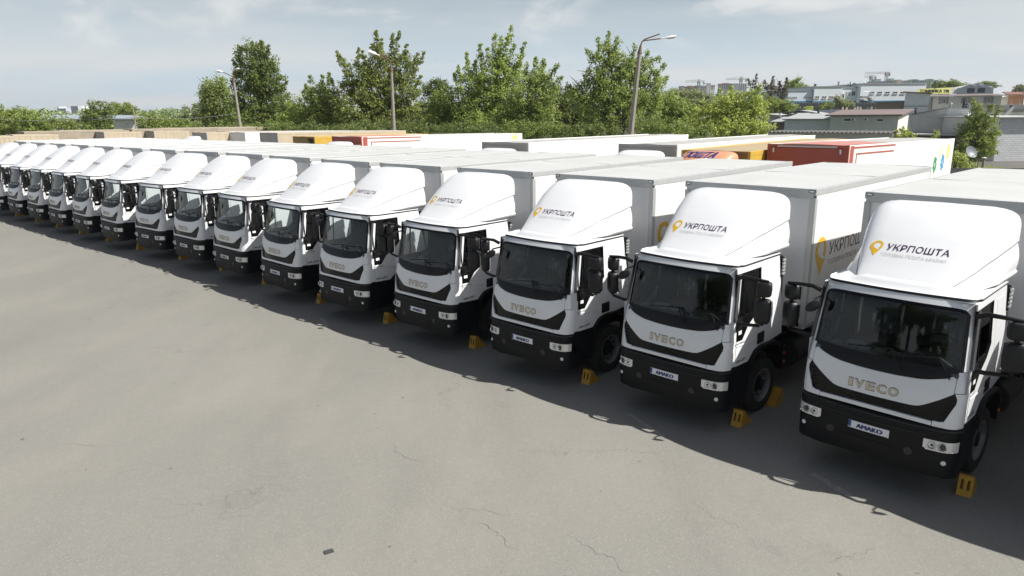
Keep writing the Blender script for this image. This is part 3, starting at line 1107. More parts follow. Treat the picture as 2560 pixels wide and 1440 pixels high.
    mb.box(-BW + .05, BW - .05, .05, BL - .03, BZ1 - .05, BZ1 - .035)
    mb.box(-BW + .06, BW - .06, 3.275, 3.325, BZ1 - .03, BZ1 - .004)
    mb.build('roof_joint', M['alu'], e)
    # aluminium frame
    mb = MB()
    for s in (-1, 1):
        mb.box(*sorted((s * (BW - .10), s * BW)), 0, .05, BZ0, BZ1 - .165)
        mb.box(*sorted((s * (BW - .05), s * BW)), .05, .11, BZ0, BZ1 - .165)
        mb.box(*sorted((s * (BW - .045), s * BW)), .0, BL, BZ1 - .115, BZ1)
        mb.box(*sorted((s * (BW - .03), s * (BW + .004))), .0, BL, BZ0 - .02, BZ0 + .055)
        mb.box(*sorted((s * (BW - .08), s * BW)), BL - .06, BL, BZ0, BZ1 - .115)
        mb.box(*sorted((s * (BW - .085), s * (BW - .045))), .05, BL - .03, BZ1 - .02, BZ1 - .003)
    mb.box(-BW + .045, BW - .045, -.004, .05, BZ1 - .165, BZ1)
    mb.box(-BW + .05, BW - .05, BL - .05, BL, BZ1 - .10, BZ1)
    mb.box(-BW + .02, BW - .02, .0, .045, BZ0 - .02, BZ0 + .06)
    mb.build('box_frame', M['alu'], e, bevel=.008)
    mb = MB()
    for s in (-1, 1):
        for y in lin(.25, BL - .2, 22):
            mb.lathe([(.011, 0), (.008, .005), (.001, .006)], (s * (BW - .065), y, BZ1 - .003), 'z', 6)
    for x in lin(-BW + .2, BW - .2, 9):
        mb.lathe([(.011, 0), (.008, .005), (.001, .006)], (x, .025, BZ1), 'z', 6)
    for x in lin(-BW + .15, BW - .15, 12):
        mb.lathe([(.011, 0), (.008, .005), (.001, .006)], (x, 3.3, BZ1 - .004), 'z', 6)
    mb.build('rivets', M['sticker'], e)
    for s in (-1, 1):
        mb = MB()
        c = Vector((s * (BW - .075), -.006, BZ1 - .042))
        mb.grid(lambda a, b: c + Vector((math.cos(a) * b * .055, -.018 * (1 - b * b), math.sin(a) * b * .022)), lin(0, 2 * PI, 16), [0, .4, .7, .9, 1])
        cl = mb.build('clearance_lamp', M['lens_clear'], e, smooth=60)
        mb = MB()
        mb.tube([c + Vector((math.cos(a) * .056, 0, math.sin(a) * .024)) for a in lin(0, 2 * PI, 16)], .006, 6, False)
        mb.build('clearance_lamp_rim', M['bumper'], e, smooth=60)
        # side emblem and lettering
        if s > 0:
            fn = lambda a, b: Vector((BW - .003, a, b))
        else:
            fn = lambda a, b: Vector((-BW + .003, 3.4 - a, b))
        mb = MB()
        put_poly(mb, [(.227 + x * .489, 2.247 + y * .489) for x, y in PIN], fn)
        mb.build('side_emblem', M['pin_yellow'], e)
        mb = MB()
        put_text(mb, 'УКРПОШТА', fn, .86, 3.02, 2.592, 2.825, .006, 3)
        mb.build('side_lettering', M['logo_violet'], e)
        mb = MB()
        put_text(mb, 'ГОЛОВНА ПОШТА КРАЇНИ', fn, .875, 3.0, 2.392, 2.487, 0, 2)
        mb.build('side_small_lettering', M['logo_midgrey'], e)
    mb = MB()
    for y in (1.4, 3.4, 5.6):
        mb.box(BW - .02, BW + .01, y, y + .10, BZ0 - .012, BZ0 + .02)
    mb.build('side_marker_lamp', M['amber'], e)
    return t


POSES = [(8.322, 9.427, -.80), (5.86988, 11.61148, -.80555), (3.41796, 13.79585, -.77804), (.99167, 15.77746, -.7556), (-1.37203, 17.96889, -.74482),
         (-3.70808, 19.9886, -.73515), (-5.90339, 22.05876, -.76344), (-8.29252, 24.37988, -.74694), (-10.61751, 26.4943, -.71721),
         (-13.08045, 28.48967, -.66575), (-15.45221, 30.52744, -.74583), (-17.84883, 32.57005, -.74583), (-20.22468, 34.63898, -.74583),
         (-22.6, 36.7, -.74), (-25.0, 38.75, -.74), (-27.4, 40.8, -.74), (-29.8, 42.85, -.74)]
ORD = ['', 'nearest', 'second', 'third', 'fourth', 'fifth', 'sixth', 'seventh', 'eighth', 'ninth', 'tenth', 'eleventh', 'twelfth', 'thirteenth', 'fourteenth', 'fifteenth', 'sixteenth']
TLAB = {0: 'white postal box truck beside the nearest one, almost wholly outside the frame',
        1: 'nearest white postal box truck, cut off by the right edge, trees mirrored in its windscreen',
        2: 'second nearest white postal box truck, the whole emblem on its box side showing',
        15: 'white postal box truck at the far left end of the row, cut by the frame',
        16: 'white postal box truck beyond the left end of the row, only its box roof showing'}
proto = make_truck()
TRUCKS = []
for i, (x, y, th) in enumerate(POSES):
    loc = (x + math.cos(th) * BW, y + math.sin(th) * BW, 0)
    lab = TLAB.get(i, '%s white postal box truck from the right in the front row' % ORD[i])
    if i == 0:
        TRUCKS.append((loc, th, lab))
    else:
        TRUCKS.append((loc, th, lab))
proto.location = TRUCKS[1][0]
proto.rotation_euler = (0, 0, TRUCKS[1][1])
tag(proto, TRUCKS[1][2], 'truck', 'white postal box trucks parked side by side')
for i, (loc, th, lab) in enumerate(TRUCKS):
    o_ = proto if i == 1 else dup(proto, loc, th, lab)
    steer = random.uniform(-.05, .05)
    for ch in o_.children:
        if ch.name.startswith('wheel') and ch.location.y < 0:
            ch.rotation_euler = (random.uniform(0, 6), 0, steer)


# ------------------------------------------------------------------ wheel chocks
def make_chock():
    t = thing('wheel_chock', 'chock', 'wheel chock')
    w, D, Hh = .18, .38, .275
    # front face leans back a little and carries two slots
    xs = [-w / 2, -.055, -.022, .022, .055, w / 2]
    zs = [0, .09, .22, Hh]
    fy = lambda z: .07 * z / Hh
    mb = MB()
    for i in range(5):
        for j in range(3):
            if j == 1 and i in (1, 3):
                continue
            mb.add([(xs[i], fy(zs[j]), zs[j]), (xs[i + 1], fy(zs[j]), zs[j]), (xs[i + 1], fy(zs[j + 1]), zs[j + 1]), (xs[i], fy(zs[j + 1]), zs[j + 1])], [(0, 1, 2, 3)])
    prof = [(0, 0), (.07, Hh), (.13, Hh), (.19, .20), (.27, .11), (D, .03), (D, 0)]
    for s in (-1, 1):
        mb.add([(s * w / 2, y, z) for y, z in prof], [tuple(range(7))])
    for (a, b) in zip(prof[1:], prof[2:] + prof[:1]):
        mb.add([(-w / 2, *a), (w / 2, *a), (w / 2, *b), (-w / 2, *b)], [(0, 1, 2, 3)])
    mb.build('chock_body', M['chock'], t)
    for i in (1, 3):
        mb = MB()
        a, b = xs[i], xs[i + 1]
        y0, y1 = fy(.09), fy(.22)
        mb.add([(a, y0, .09), (b, y0, .09), (b, y1, .22), (a, y1, .22), (a, y0 + .04, .09), (b, y0 + .04, .09), (b, y1 + .04, .22), (a, y1 + .04, .22)],
               [(4, 5, 6, 7), (0, 1, 5, 4), (2, 3, 7, 6), (0, 3, 7, 4), (1, 2, 6, 5)])
        mb.build('chock_slot', M['chock_slot'], t)
    return t


ck = make_chock()
first = True
for i, (loc, th, lab) in enumerate(TRUCKS):
    if i == 0 or i > 15:
        continue
    for rear in (False, True):
        if rear and i != 2:
            continue
        lx = (1.11 if i == 1 else 1.03) + random.uniform(-.02, .03)
        ly = -1.86 + random.uniform(-.03, .03) if not rear else -.27
        rz = th + (random.uniform(-.06, .06) if not rear else PI + .05)
        p = (loc[0] + math.cos(th) * lx - math.sin(th) * ly, loc[1] + math.sin(th) * lx + math.cos(th) * ly, 0)
        who = ORD[i] + ' postal truck' + ('' if i == 1 else ' from the right')
        lb = 'yellow wheel chock %s the front wheel of the %s' % ('behind' if rear else 'before', who)
        if first:
            ck.location, ck.rotation_euler = p, (0, 0, rz)
            tag(ck, lb, 'wheel chock', 'yellow chocks at the front wheels')
            first = False
        else:
            dup(ck, p, rz, lb)
# ------------------------------------------------------------------ ground
def ground_mat():
    m = bpy.data.materials.new('worn_asphalt')
    m.use_nodes = True
    t = m.node_tree
    b = t.nodes['Principled BSDF']
    b.inputs['Roughness'].default_value = 0.82
    b.inputs['Specular IOR Level'].default_value = 0.35
    tcn = t.nodes.new('ShaderNodeTexCoord')

    def noise(scale, detail=6, rough=.6, stretch=None, dist=0):
        n = t.nodes.new('ShaderNodeTexNoise')
        n.inputs['Scale'].default_value = scale
        n.inputs['Detail'].default_value = detail
        n.inputs['Roughness'].default_value = rough
        n.inputs['Distortion'].default_value = dist
        if stretch:
            mp = t.nodes.new('ShaderNodeMapping')
            mp.inputs['Scale'].default_value = stretch[0]
            mp.inputs['Rotation'].default_value = (0, 0, stretch[1])
            t.links.new(tcn.outputs['Object'], mp.inputs[0])
            t.links.new(mp.outputs[0], n.inputs['Vector'])
        else:
            t.links.new(tcn.outputs['Object'], n.inputs['Vector'])
        return n.outputs['Fac']

    def rng(f, a, b_, c=0., d=1.):
        n = t.nodes.new('ShaderNodeMapRange')
        n.interpolation_type = 'SMOOTHSTEP'
        for i, v in enumerate((a, b_, c, d)):
            n.inputs[i + 1].default_value = v
        t.links.new(f, n.inputs[0])
        return n.outputs[0]

    def mix(f, a, b_, mode='MIX'):
        n = t.nodes.new('ShaderNodeMix')
        n.data_type = 'RGBA'
        n.blend_type = mode
        t.links.new(f, n.inputs[0])
        for i, v in ((6, a), (7, b_)):
            if isinstance(v, tuple):
                n.inputs[i].default_value = (*v, 1)
            else:
                t.links.new(v, n.inputs[i])
        return n.outputs[2]

    def mul(a, b_):
        n = t.nodes.new('ShaderNodeMath')
        n.operation = 'MULTIPLY'
        for i, v in enumerate((a, b_)):
            if isinstance(v, (int, float)):
                n.inputs[i].default_value = v
            else:
                t.links.new(v, n.inputs[i])
        return n.outputs[0]
    c = mix(rng(noise(.075, 5, .55), .40, .62), (0.207, 0.203, 0.183), (0.234, 0.227, 0.205))       # broad darker and dusty zones
    c = mix(mul(rng(noise(.5, 7, .62, ((1, .22, 1), .82)), .46, .70), .62), c, (0.186, 0.181, 0.164))    # wheel-worn streaks along the lane
    c = mix(mul(rng(noise(.28, 6, .6, ((1, .5, 1), .8)), .47, .70), .62), c, (0.262, 0.250, 0.220))      # pale dust
    c = mix(mul(rng(noise(.42, 7, .72), .57, .72), .62), c, (0.167, 0.163, 0.151))                # damp-looking blots
    c = mix(mul(rng(noise(1.3, 7, .7, ((1, 1, 1), .3)), .67, .74), .55), c, (0.118, 0.113, 0.105))  # small stains
    c = mix(mul(rng(noise(5.5, 3, .5), .73, .76), .75), c, (0.079, 0.076, 0.070))                 # drips and specks
    # aggregate
    v = t.nodes.new('ShaderNodeTexVoronoi')
    v.inputs['Scale'].default_value = 95
    t.links.new(tcn.outputs['Object'], v.inputs['Vector'])
    g = t.nodes.new('ShaderNodeSeparateColor')
    t.links.new(v.outputs['Color'], g.inputs[0])
    c = mix(rng(g.outputs[0], .88, .97, 0, .20), c, (0.526, 0.515, 0.465))
    c = mix(rng(g.outputs[1], .82, .97, 0, .26), c, (0.096, 0.096, 0.091))
    v3 = t.nodes.new('ShaderNodeTexVoronoi')
    v3.inputs['Scale'].default_value = 21
    t.links.new(tcn.outputs['Object'], v3.inputs['Vector'])
    g3 = t.nodes.new('ShaderNodeSeparateColor')
    t.links.new(v3.outputs['Color'], g3.inputs[0])
    c = mix(rng(g3.outputs[2], .90, .97, 0, .05), c, (0.421, 0.409, 0.368))
    # cracks: edges of warped cells, only in some places
    v2 = t.nodes.new('ShaderNodeTexVoronoi')
    v2.feature = 'DISTANCE_TO_EDGE'
    v2.inputs['Scale'].default_value = .16
    wv = t.nodes.new('ShaderNodeTexNoise')
    wv.inputs['Scale'].default_value = 1.1
    wv.inputs['Detail'].default_value = 8
    wv.inputs['Roughness'].default_value = .68
    t.links.new(tcn.outputs['Object'], wv.inputs['Vector'])
    va = t.nodes.new('ShaderNodeVectorMath')
    va.operation = 'MULTIPLY_ADD'
    va.inputs[1].default_value = (1.6, 1.6, 0)
    t.links.new(wv.outputs['Color'], va.inputs[0])
    t.links.new(tcn.outputs['Object'], va.inputs[2])
    t.links.new(va.outputs[0], v2.inputs['Vector'])
    crack = rng(v2.outputs['Distance'], .0004, .0016, 1, 0)
    c = mix(mul(mul(crack, rng(noise(.14, 4), .47, .60)), .62), c, (0.061, 0.060, 0.058))
    # sealed joints between paving strips
    t.links.new(c, b.inputs['Base Color'])
    bp = t.nodes.new('ShaderNodeBump')
    bp.inputs['Strength'].default_value = .35
    bp.inputs['Distance'].default_value = .01
    t.links.new(g.outputs[2], bp.inputs['Height'])
    t.links.new(bp.outputs[0], b.inputs['Normal'])
    return m


def sheet(name, pts, z, m, label, cat, kind='structure'):
    mb = MB()
    mb.add([(x, y, z) for x, y in pts], [tuple(range(len(pts)))])
    return tag(mb.build(name, m), label, cat, kind=kind)


sheet('ground', [(-1400, -150), (1400, -150), (1400, 2300), (-1400, 2300)], -.02,
      mat('rough_ground', (0.085, 0.10, 0.045), .95, noise=(.08, .4), bump=(2, .3)), 'rough green ground beyond the yard', 'ground')
sheet('yard', [(-140, -60), (60, -60), (60, 42), (34, 52), (14, 66), (-20, 84), (-140, 130)], 0, ground_mat(), 'sunlit worn grey asphalt yard in front of the trucks', 'yard')
sheet('road', [(30, 55), (120, 55), (120, 76), (34, 76)], .004, mat('grey_road', (.125, .12, .11), .9, noise=(.5, .3)), 'grey asphalt lane along the block wall at right', 'road')

# blades of the right-hand grass strip
def grass_mesh(n, area, h):
    v, f = [], []
    for i in range(n):
        x, y = area()
        a = RNG.uniform(0, 2 * PI)
        hh = h * RNG.uniform(.5, 1.3)
        w = .035
        dx, dy = math.cos(a) * w, math.sin(a) * w
        lx, ly = RNG.normal(0, .12, 2)
        k = len(v)
        v += [(x - dx, y - dy, 0), (x + dx, y + dy, 0), (x + lx, y + ly, hh)]
        f.append((k, k + 1, k + 2))
    return v, f


def leaf_mat(name, c1, c2, trans=.5):
    m = bpy.data.materials.new(name)
    m.use_nodes = True
    t = m.node_tree
    t.nodes.clear()
    g = t.nodes.new('ShaderNodeNewGeometry')
    r = t.nodes.new('ShaderNodeMix')
    r.data_type = 'RGBA'
    r.inputs[6].default_value = (*c1, 1)
    r.inputs[7].default_value = (*c2, 1)
    t.links.new(g.outputs['Random Per Island'], r.inputs[0])
    d = t.nodes.new('ShaderNodeBsdfDiffuse')
    tr = t.nodes.new('ShaderNodeBsdfTranslucent')
    gl = t.nodes.new('ShaderNodeBsdfGlossy')
    gl.inputs['Roughness'].default_value = .42
    gl.inputs['Color'].default_value = (.8, .85, .8, 1)
    t.links.new(r.outputs[2], d.inputs[0])
    t.links.new(r.outputs[2], tr.inputs[0])
    m1 = t.nodes.new('ShaderNodeMixShader')
    m1.inputs[0].default_value = trans
    t.links.new(d.outputs[0], m1.inputs[1])
    t.links.new(tr.outputs[0], m1.inputs[2])
    m2 = t.nodes.new('ShaderNodeMixShader')
    m2.inputs[0].default_value = .012
    t.links.new(m1.outputs[0], m2.inputs[1])
    t.links.new(gl.outputs[0], m2.inputs[2])
    o = t.nodes.new('ShaderNodeOutputMaterial')
    t.links.new(m2.outputs[0], o.inputs[0])
    return m


LM = {
    'willow': leaf_mat('willow_leaves', (0.232, 0.292, 0.085), (0.390, 0.460, 0.156)),
    'poplar': leaf_mat('poplar_leaves', (0.151, 0.191, 0.053), (0.273, 0.344, 0.101)),
    'mid': leaf_mat('maple_leaves', (0.195, 0.247, 0.067), (0.359, 0.431, 0.118)),
    'olive': leaf_mat('olive_green_leaves', (0.167, 0.210, 0.057), (0.345, 0.383, 0.108)),
    'bright': leaf_mat('bright_green_leaves', (0.255, 0.323, 0.087), (0.454, 0.553, 0.150)),
    'acacia': leaf_mat('acacia_leaves', (0.225, 0.283, 0.077), (0.390, 0.477, 0.143)),
    'lime': leaf_mat('yellow_green_leaves', (0.304, 0.383, 0.104), (0.563, 0.616, 0.168)),
    'dark': leaf_mat('dark_green_leaves', (0.118, 0.148, 0.048), (0.221, 0.278, 0.091)),
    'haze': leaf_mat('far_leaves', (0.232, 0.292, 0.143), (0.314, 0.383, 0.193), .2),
    'rust': leaf_mat('dark_purple_leaves', (0.092, 0.081, 0.043), (0.187, 0.153, 0.072)),
    'brown': leaf_mat('dry_brown_leaves', (0.408, 0.308, 0.143), (0.594, 0.460, 0.240)),
    'dull': leaf_mat('grey_green_leaves', (0.252, 0.292, 0.143), (0.390, 0.431, 0.228)),
    'grass': leaf_mat('grass_blades', (0.281, 0.353, 0.096), (0.468, 0.538, 0.147)),
}
BARK = mat('grey_bark', (.13, .115, .095), .9, noise=(3, .4), bump=(9, .5))
mb = MB()
v, f = grass_mesh(9000, lambda: (RNG.uniform(24, 44), RNG.uniform(52, 80)), .35)
mb.add(v, f)
tag(mb.build('grass', LM['grass']), 'rough green grass strip by the satellite dish', 'grass', kind='stuff')


# ------------------------------------------------------------------ trees
def leaf_quads(P, N, size, rng):
    """Rhombic leaves at P facing about N."""
    n = len(P)
    t = rng.normal(size=(n, 3))
    t -= N * np.sum(t * N, 1, keepdims=True)
    t /= np.linalg.norm(t, axis=1, keepdims=True) + 1e-9
    b = np.cross(N, t)
    L = size * rng.uniform(.65, 1.35, (n, 1))
    Wd = L * rng.uniform(.45, .75, (n, 1))
    v = np.stack([P - t * L, P + b * Wd - t * L * .1, P + t * L, P - b * Wd - t * L * .1], 1).reshape(-1, 3)
    return v


def foliage(cl_c, cl_r, per, size, rng, up=.5, droop=0.0):
    """Leaves in clumps: centres, radii, leaves per clump."""
    C = np.repeat(cl_c, per, 0)
    Rr = np.repeat(cl_r, per, 0)[:, None]
    d = rng.normal(size=C.shape)
    d /= np.linalg.norm(d, axis=1, keepdims=True)
    rad = rng.uniform(0, 1, (len(C), 1)) ** .45
    P = C + d * rad * Rr * np.array([1, 1, .8])
    if droop:
        P[:, 2] -= droop * rng.uniform(0, 1, len(P)) ** 2
    N = d * .55 + np.array([0, 0, up]) + rng.normal(size=C.shape) * .55
    N /= np.linalg.norm(N, axis=1, keepdims=True)
    return leaf_quads(P, N, size, rng)


def quads_object(name, v, m, parent=None, kind=None):
    n = len(v) // 4
    me = bpy.data.meshes.new(name)
    me.vertices.add(len(v))
    me.vertices.foreach_set('co', v.astype(np.float32).ravel())
    me.loops.add(4 * n)
    me.loops.foreach_set('vertex_index', np.arange(4 * n, dtype=np.int32))
    me.polygons.add(n)
    me.polygons.foreach_set('loop_start', np.arange(0, 4 * n, 4, dtype=np.int32))
    me.materials.append(m)
    me.update(calc_edges=True)
    return link(name, me, parent, kind=kind)


def tree(name, label, cat, D, base, blobs, spikes=(), leaf='mid', size=.15, dens=1.0, clump=.55, seed=1, group=None, droop=0., bare=0, trunk=True, up=.5):
    """Crown built from clumps of leaves in lobes; lobes given as photo px (x, y, rx, ry) at distance D."""
    rng = np.random.default_rng(seed)
    k = D / FPX
    b = at(base, 300, D)
    root = thing(name, label, cat, (b.x, D, 0), 0, group)
    o = np.array([b.x, D, 0])
    cc, cr, lobes = [], [], []
    for (px, py, rx, ry) in blobs:
        c = np.array(at(px, py, D))
        r3 = np.array([rx * k, rx * k * .85, ry * k]) * 1.08
        c[1] += rng.uniform(-.25, .25) * r3[1]
        lobes.append((c, r3))
        n = max(4, int(dens * 2.3 * (r3[0] * r3[1] * r3[2]) ** (2 / 3) * 4.0 / clump ** 2 * .8))
        d = rng.normal(size=(n, 3))
        d /= np.linalg.norm(d, axis=1, keepdims=True)
        rr = rng.uniform(.15, 1, (n, 1)) ** .5 * rng.uniform(.85, 1.10, (n, 1))
        cc.append(c + d * rr * r3)
        cr.append(clump * rng.uniform(.55, 1.25, n))
    tips = []
    for (x0, y0, x1, y1) in spikes:
        p0, p1 = np.array(at(x0, y0, D)), np.array(at(x1, y1, D))
        dy = rng.uniform(-1.2, 1.2)
        p0[1] += dy * .4
        p1[1] += dy
        L = np.linalg.norm(p1 - p0)
        n = max(5, int(L / (clump * .36)))
        s = np.linspace(0, 1, n)[:, None]
        w = (1 - s) * clump * .9 + .10
        cc.append(p0 + (p1 - p0) * s + rng.normal(size=(n, 3)) * w * .4)
        cr.append(((1 - s[:, 0]) * clump * .55 + .20))
        tips.append((p0, p1))
    cc, cr = np.concatenate(cc), np.concatenate(cr)
    keep = cc[:, 2] > .3
    cc, cr = cc[keep], cr[keep]
    size = size * .70
    per = max(12, int(36 * (clump / .55) ** 2 * (.105 / (size + .0)) ** 1.6))
    v = foliage(cc, cr, per, size, rng, up, droop)
    v = v - o
    quads_object('crown', v, LM[leaf], root)
    if trunk:
        mb = MB()
        top = max(l[0][2] for l in lobes)
        lean = rng.normal(0, .25, 2)
        path = [Vector((0, 0, -.1)), Vector((lean[0] * .3, lean[1] * .3, top * .3)), Vector((lean[0], lean[1], top * .6)), Vector((lean[0] * 1.2, lean[1], top * .92))]
        r0 = .10 + .018 * top
        mb.tube(path, [r0 * 1.25, r0, r0 * .7, r0 * .25], 8)
        for (c, r3) in lobes:
            e = Vector(c - o)
            s = rng.uniform(.15, .55)
            st = path[0].lerp(path[3], s)
            st.z = min(st.z, e.z * .7)
            md = st.lerp(e, .5) + Vector((0, 0, .12 * (e - st).length))
            mb.tube([st, md, e, e + Vector((0, 0, r3[2] * .5))], [r0 * .5, r0 * .34, r0 * .2, r0 * .06], 6)
            for q in range(3 + bare):
                e2 = e + Vector(rng.normal(size=3) * r3 * .6)
                mb.tube([md.lerp(e, .4), e.lerp(e2, .5) + Vector((0, 0, .2)), e2], [r0 * .2, r0 * .12, r0 * .04], 5)
        for p0, p1 in tips:
            mb.tube([Vector(p0 - o), Vector(p1 - o)], [r0 * .16, .01], 5)
        mb.build('trunk', BARK, root, smooth=60)
    return root


G = 'trees beyond the trailers'
tree('willow_tree', 'pale soft willow left of the tall poplar, behind the left lamp', 'tree', 86, 545,
     [(540, 232, 34, 42), (522, 265, 26, 50), (562, 262, 30, 50), (540, 300, 44, 42), (552, 206, 22, 20), (515, 225, 14, 28)], leaf='willow', size=.16, clump=.6, seed=11, group=G, droop=1.1)
tree('poplar_tree', 'tall dense dark poplar with pointed top beside the left lamp', 'tree', 80, 650,
     [(632, 142, 34, 34), (655, 165, 34, 36), (625, 195, 42, 36), (668, 205, 42, 40), (625, 250, 50, 44), (680, 255, 46, 44), (650, 300, 85, 42), (600, 300, 36, 40), (705, 290, 36, 44)],
     [(612, 150, 608, 118), (625, 140, 626, 104), (645, 140, 650, 101), (662, 140, 662, 106), (672, 160, 680, 118), (600, 190, 586, 152), (690, 200, 688, 150), (700, 230, 716, 204), (600, 170, 590, 140)],
     leaf='poplar', size=.15, clump=.55, seed=12, group=G, up=.3)
tree('young_maple_tree', 'low light green tree right of the tall dark poplar', 'tree', 76, 735, [(738, 285, 26, 38), (725, 310, 34, 28), (752, 312, 26, 30)], leaf='bright', size=.14, clump=.5, seed=13, group=G)
tree('maple_tree', 'mid green tree with several upright shoots left of the big maple', 'tree', 74, 805,
     [(800, 245, 40, 34), (778, 275, 34, 42), (828, 270, 42, 40), (800, 305, 58, 36)],
     [(780, 245, 779, 190), (800, 235, 802, 188), (818, 235, 823, 183), (765, 255, 756, 210), (838, 240, 836, 200)], leaf='mid', size=.14, clump=.5, seed=14, group=G)
tree('maple_tree', 'big spreading maple with upright leafy shoots behind the middle lamp', 'tree', 72, 955,
     [(950, 175, 42, 36), (905, 190, 40, 34), (1000, 175, 34, 36), (930, 230, 62, 40), (1005, 225, 44, 42), (900, 285, 62, 48), (965, 285, 70, 48), (1020, 290, 44, 42), (868, 225, 26, 30)],
     [(880, 190, 838, 128), (870, 175, 848, 140), (895, 170, 892, 122), (910, 175, 906, 130), (945, 150, 947, 82), (960, 150, 926, 108), (975, 150, 978, 84), (985, 150, 998, 80), (1000, 160, 1018, 112), (1025, 200, 1057, 130), (1020, 190, 1042, 132), (950, 160, 955, 100), (1035, 225, 1052, 190), (935, 150, 925, 118)],
     leaf='olive', size=.15, clump=.52, seed=15, group=G)
tree('broadleaf_tree', 'dark rounded tree far behind, right of the big maple', 'tree', 98, 1095, [(1092, 218, 30, 22), (1072, 228, 16, 14), (1112, 232, 26, 22), (1100, 260, 40, 32), (1110, 300, 40, 36)], leaf='dark', size=.18, clump=.6, seed=16, group=G)
tree('maple_tree', 'low dark green maple between the big maple and the bright green one', 'tree', 70, 1115, [(1110, 260, 40, 38), (1090, 300, 46, 36), (1135, 300, 36, 40)], leaf='mid', size=.14, clump=.5, seed=17, group=G)
tree('maple_tree', 'tall bright green maple with one high crooked top shoot', 'tree', 69, 1235,
     [(1248, 150, 26, 30), (1235, 190, 52, 36), (1190, 215, 36, 40), (1275, 195, 36, 36), (1215, 255, 62, 48), (1175, 280, 46, 48), (1260, 255, 52, 46), (1220, 305, 70, 34)],
     [(1170, 200, 1166, 130), (1205, 165, 1202, 112), (1180, 190, 1190, 150), (1240, 140, 1238, 86), (1250, 130, 1252, 92), (1258, 150, 1272, 90), (1268, 110, 1278, 66), (1272, 160, 1288, 112), (1290, 170, 1313, 108), (1290, 180, 1304, 140), (1155, 225, 1147, 168), (1148, 240, 1137, 182), (1215, 160, 1222, 125)],
     leaf='bright', size=.14, clump=.46, seed=18, group=G)
tree('acacia_tree', 'feathery pale acacia leaning right of the bright green maple', 'tree', 64, 1320,
     [(1345, 200, 34, 30), (1320, 240, 50, 38), (1365, 240, 30, 36), (1300, 285, 60, 44), (1350, 290, 44, 44), (1275, 300, 40, 34)],
     [(1335, 200, 1340, 142), (1350, 200, 1362, 144), (1365, 205, 1392, 162), (1375, 220, 1404, 192), (1325, 210, 1318, 160), (1370, 235, 1398, 215)],
     leaf='acacia', size=.14, clump=.5, seed=19, group=G, droop=.35)
tree('acacia_tree', 'large feathery acacia with pale limbs just left of the right lamp', 'tree', 60, 1540,
     [(1522, 135, 28, 30), (1545, 170, 46, 36), (1495, 195, 42, 34), (1590, 175, 42, 34), (1620, 205, 34, 32), (1450, 225, 30, 24), (1530, 225, 60, 40), (1590, 245, 52, 40), (1480, 262, 48, 40), (1550, 290, 72, 42), (1630, 260, 32, 36)],
     [(1522, 130, 1523, 80), (1500, 160, 1466, 124), (1492, 150, 1492, 102), (1535, 130, 1538, 92), (1580, 160, 1586, 110), (1605, 165, 1655, 138), (1630, 200, 1658, 160), (1630, 215, 1674, 188), (1440, 225, 1418, 208), (1600, 160, 1620, 130)],
     leaf='acacia', size=.135, clump=.46, seed=20, group=G, droop=.3, bare=2, dens=.9)
tree('acacia_tree', 'low dark acacia filling the gap left of the large acacia', 'tree', 66, 1430, [(1430, 265, 36, 34), (1410, 300, 44, 34), (1460, 302, 44, 32)], leaf='dark', size=.14, clump=.5, seed=21, group=G, droop=.3)
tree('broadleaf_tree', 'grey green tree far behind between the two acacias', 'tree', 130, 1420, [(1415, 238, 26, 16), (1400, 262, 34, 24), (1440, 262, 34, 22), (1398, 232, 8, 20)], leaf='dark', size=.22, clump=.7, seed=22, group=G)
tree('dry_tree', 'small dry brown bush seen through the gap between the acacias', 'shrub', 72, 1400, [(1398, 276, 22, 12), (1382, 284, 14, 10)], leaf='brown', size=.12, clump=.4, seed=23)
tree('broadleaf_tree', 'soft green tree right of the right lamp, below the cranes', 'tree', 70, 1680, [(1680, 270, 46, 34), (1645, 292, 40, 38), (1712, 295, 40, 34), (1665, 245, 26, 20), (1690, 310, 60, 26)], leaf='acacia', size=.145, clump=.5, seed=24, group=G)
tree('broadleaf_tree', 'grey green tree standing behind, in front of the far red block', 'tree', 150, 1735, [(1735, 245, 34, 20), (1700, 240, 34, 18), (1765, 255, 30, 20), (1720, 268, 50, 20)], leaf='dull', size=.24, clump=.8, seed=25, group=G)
tree('maple_tree', 'bright yellow green rounded maple left of the garages', 'tree', 58, 1840,
     [(1845, 248, 30, 22), (1810, 265, 34, 28), (1880, 265, 32, 30), (1770, 292, 38, 36), (1825, 295, 54, 36), (1885, 300, 42, 34), (1795, 320, 56, 20), (1860, 322, 60, 20)],
     [(1838, 240, 1836, 218), (1885, 245, 1888, 214), (1800, 255, 1796, 228), (1870, 250, 1872, 225)], leaf='lime', size=.13, clump=.42, seed=26, group=G)
for i, (px, py, rx, ry, D, lb) in enumerate([
        (1925, 226, 22, 20, 120, 'thin dark purple leaved tree left of the blue white factory'),
        (1886, 218, 12, 18, 140, 'thin dark tree before the grey far tower'),
        (1958, 232, 16, 24, 118, 'sparse dark tree beside the factory end wall')]):
    tree('slender_tree', lb, 'tree', D, px, [(px, py, rx, ry), (px - 3, py + 26, rx * .8, ry * .8)], [(px, py, px + 4, py - ry - 14), (px - 8, py, px - 12, py - ry - 4)], leaf='rust', size=.16, clump=.45, dens=.45, seed=40 + i, group=G)
tree('broadleaf_tree', 'light green tree behind the roof end of the blue white factory', 'tree', 210, 1990, [(1990, 212, 22, 16), (1975, 225, 20, 14), (2005, 226, 18, 14)], leaf='acacia', size=.26, clump=.9, seed=43)
tree('shrub', 'broad green bush in front of the factory fence, left end', 'shrub', 104, 1950, [(1945, 268, 34, 18), (1915, 262, 24, 22), (1968, 274, 24, 14)], leaf='mid', size=.17, clump=.6, seed=44)
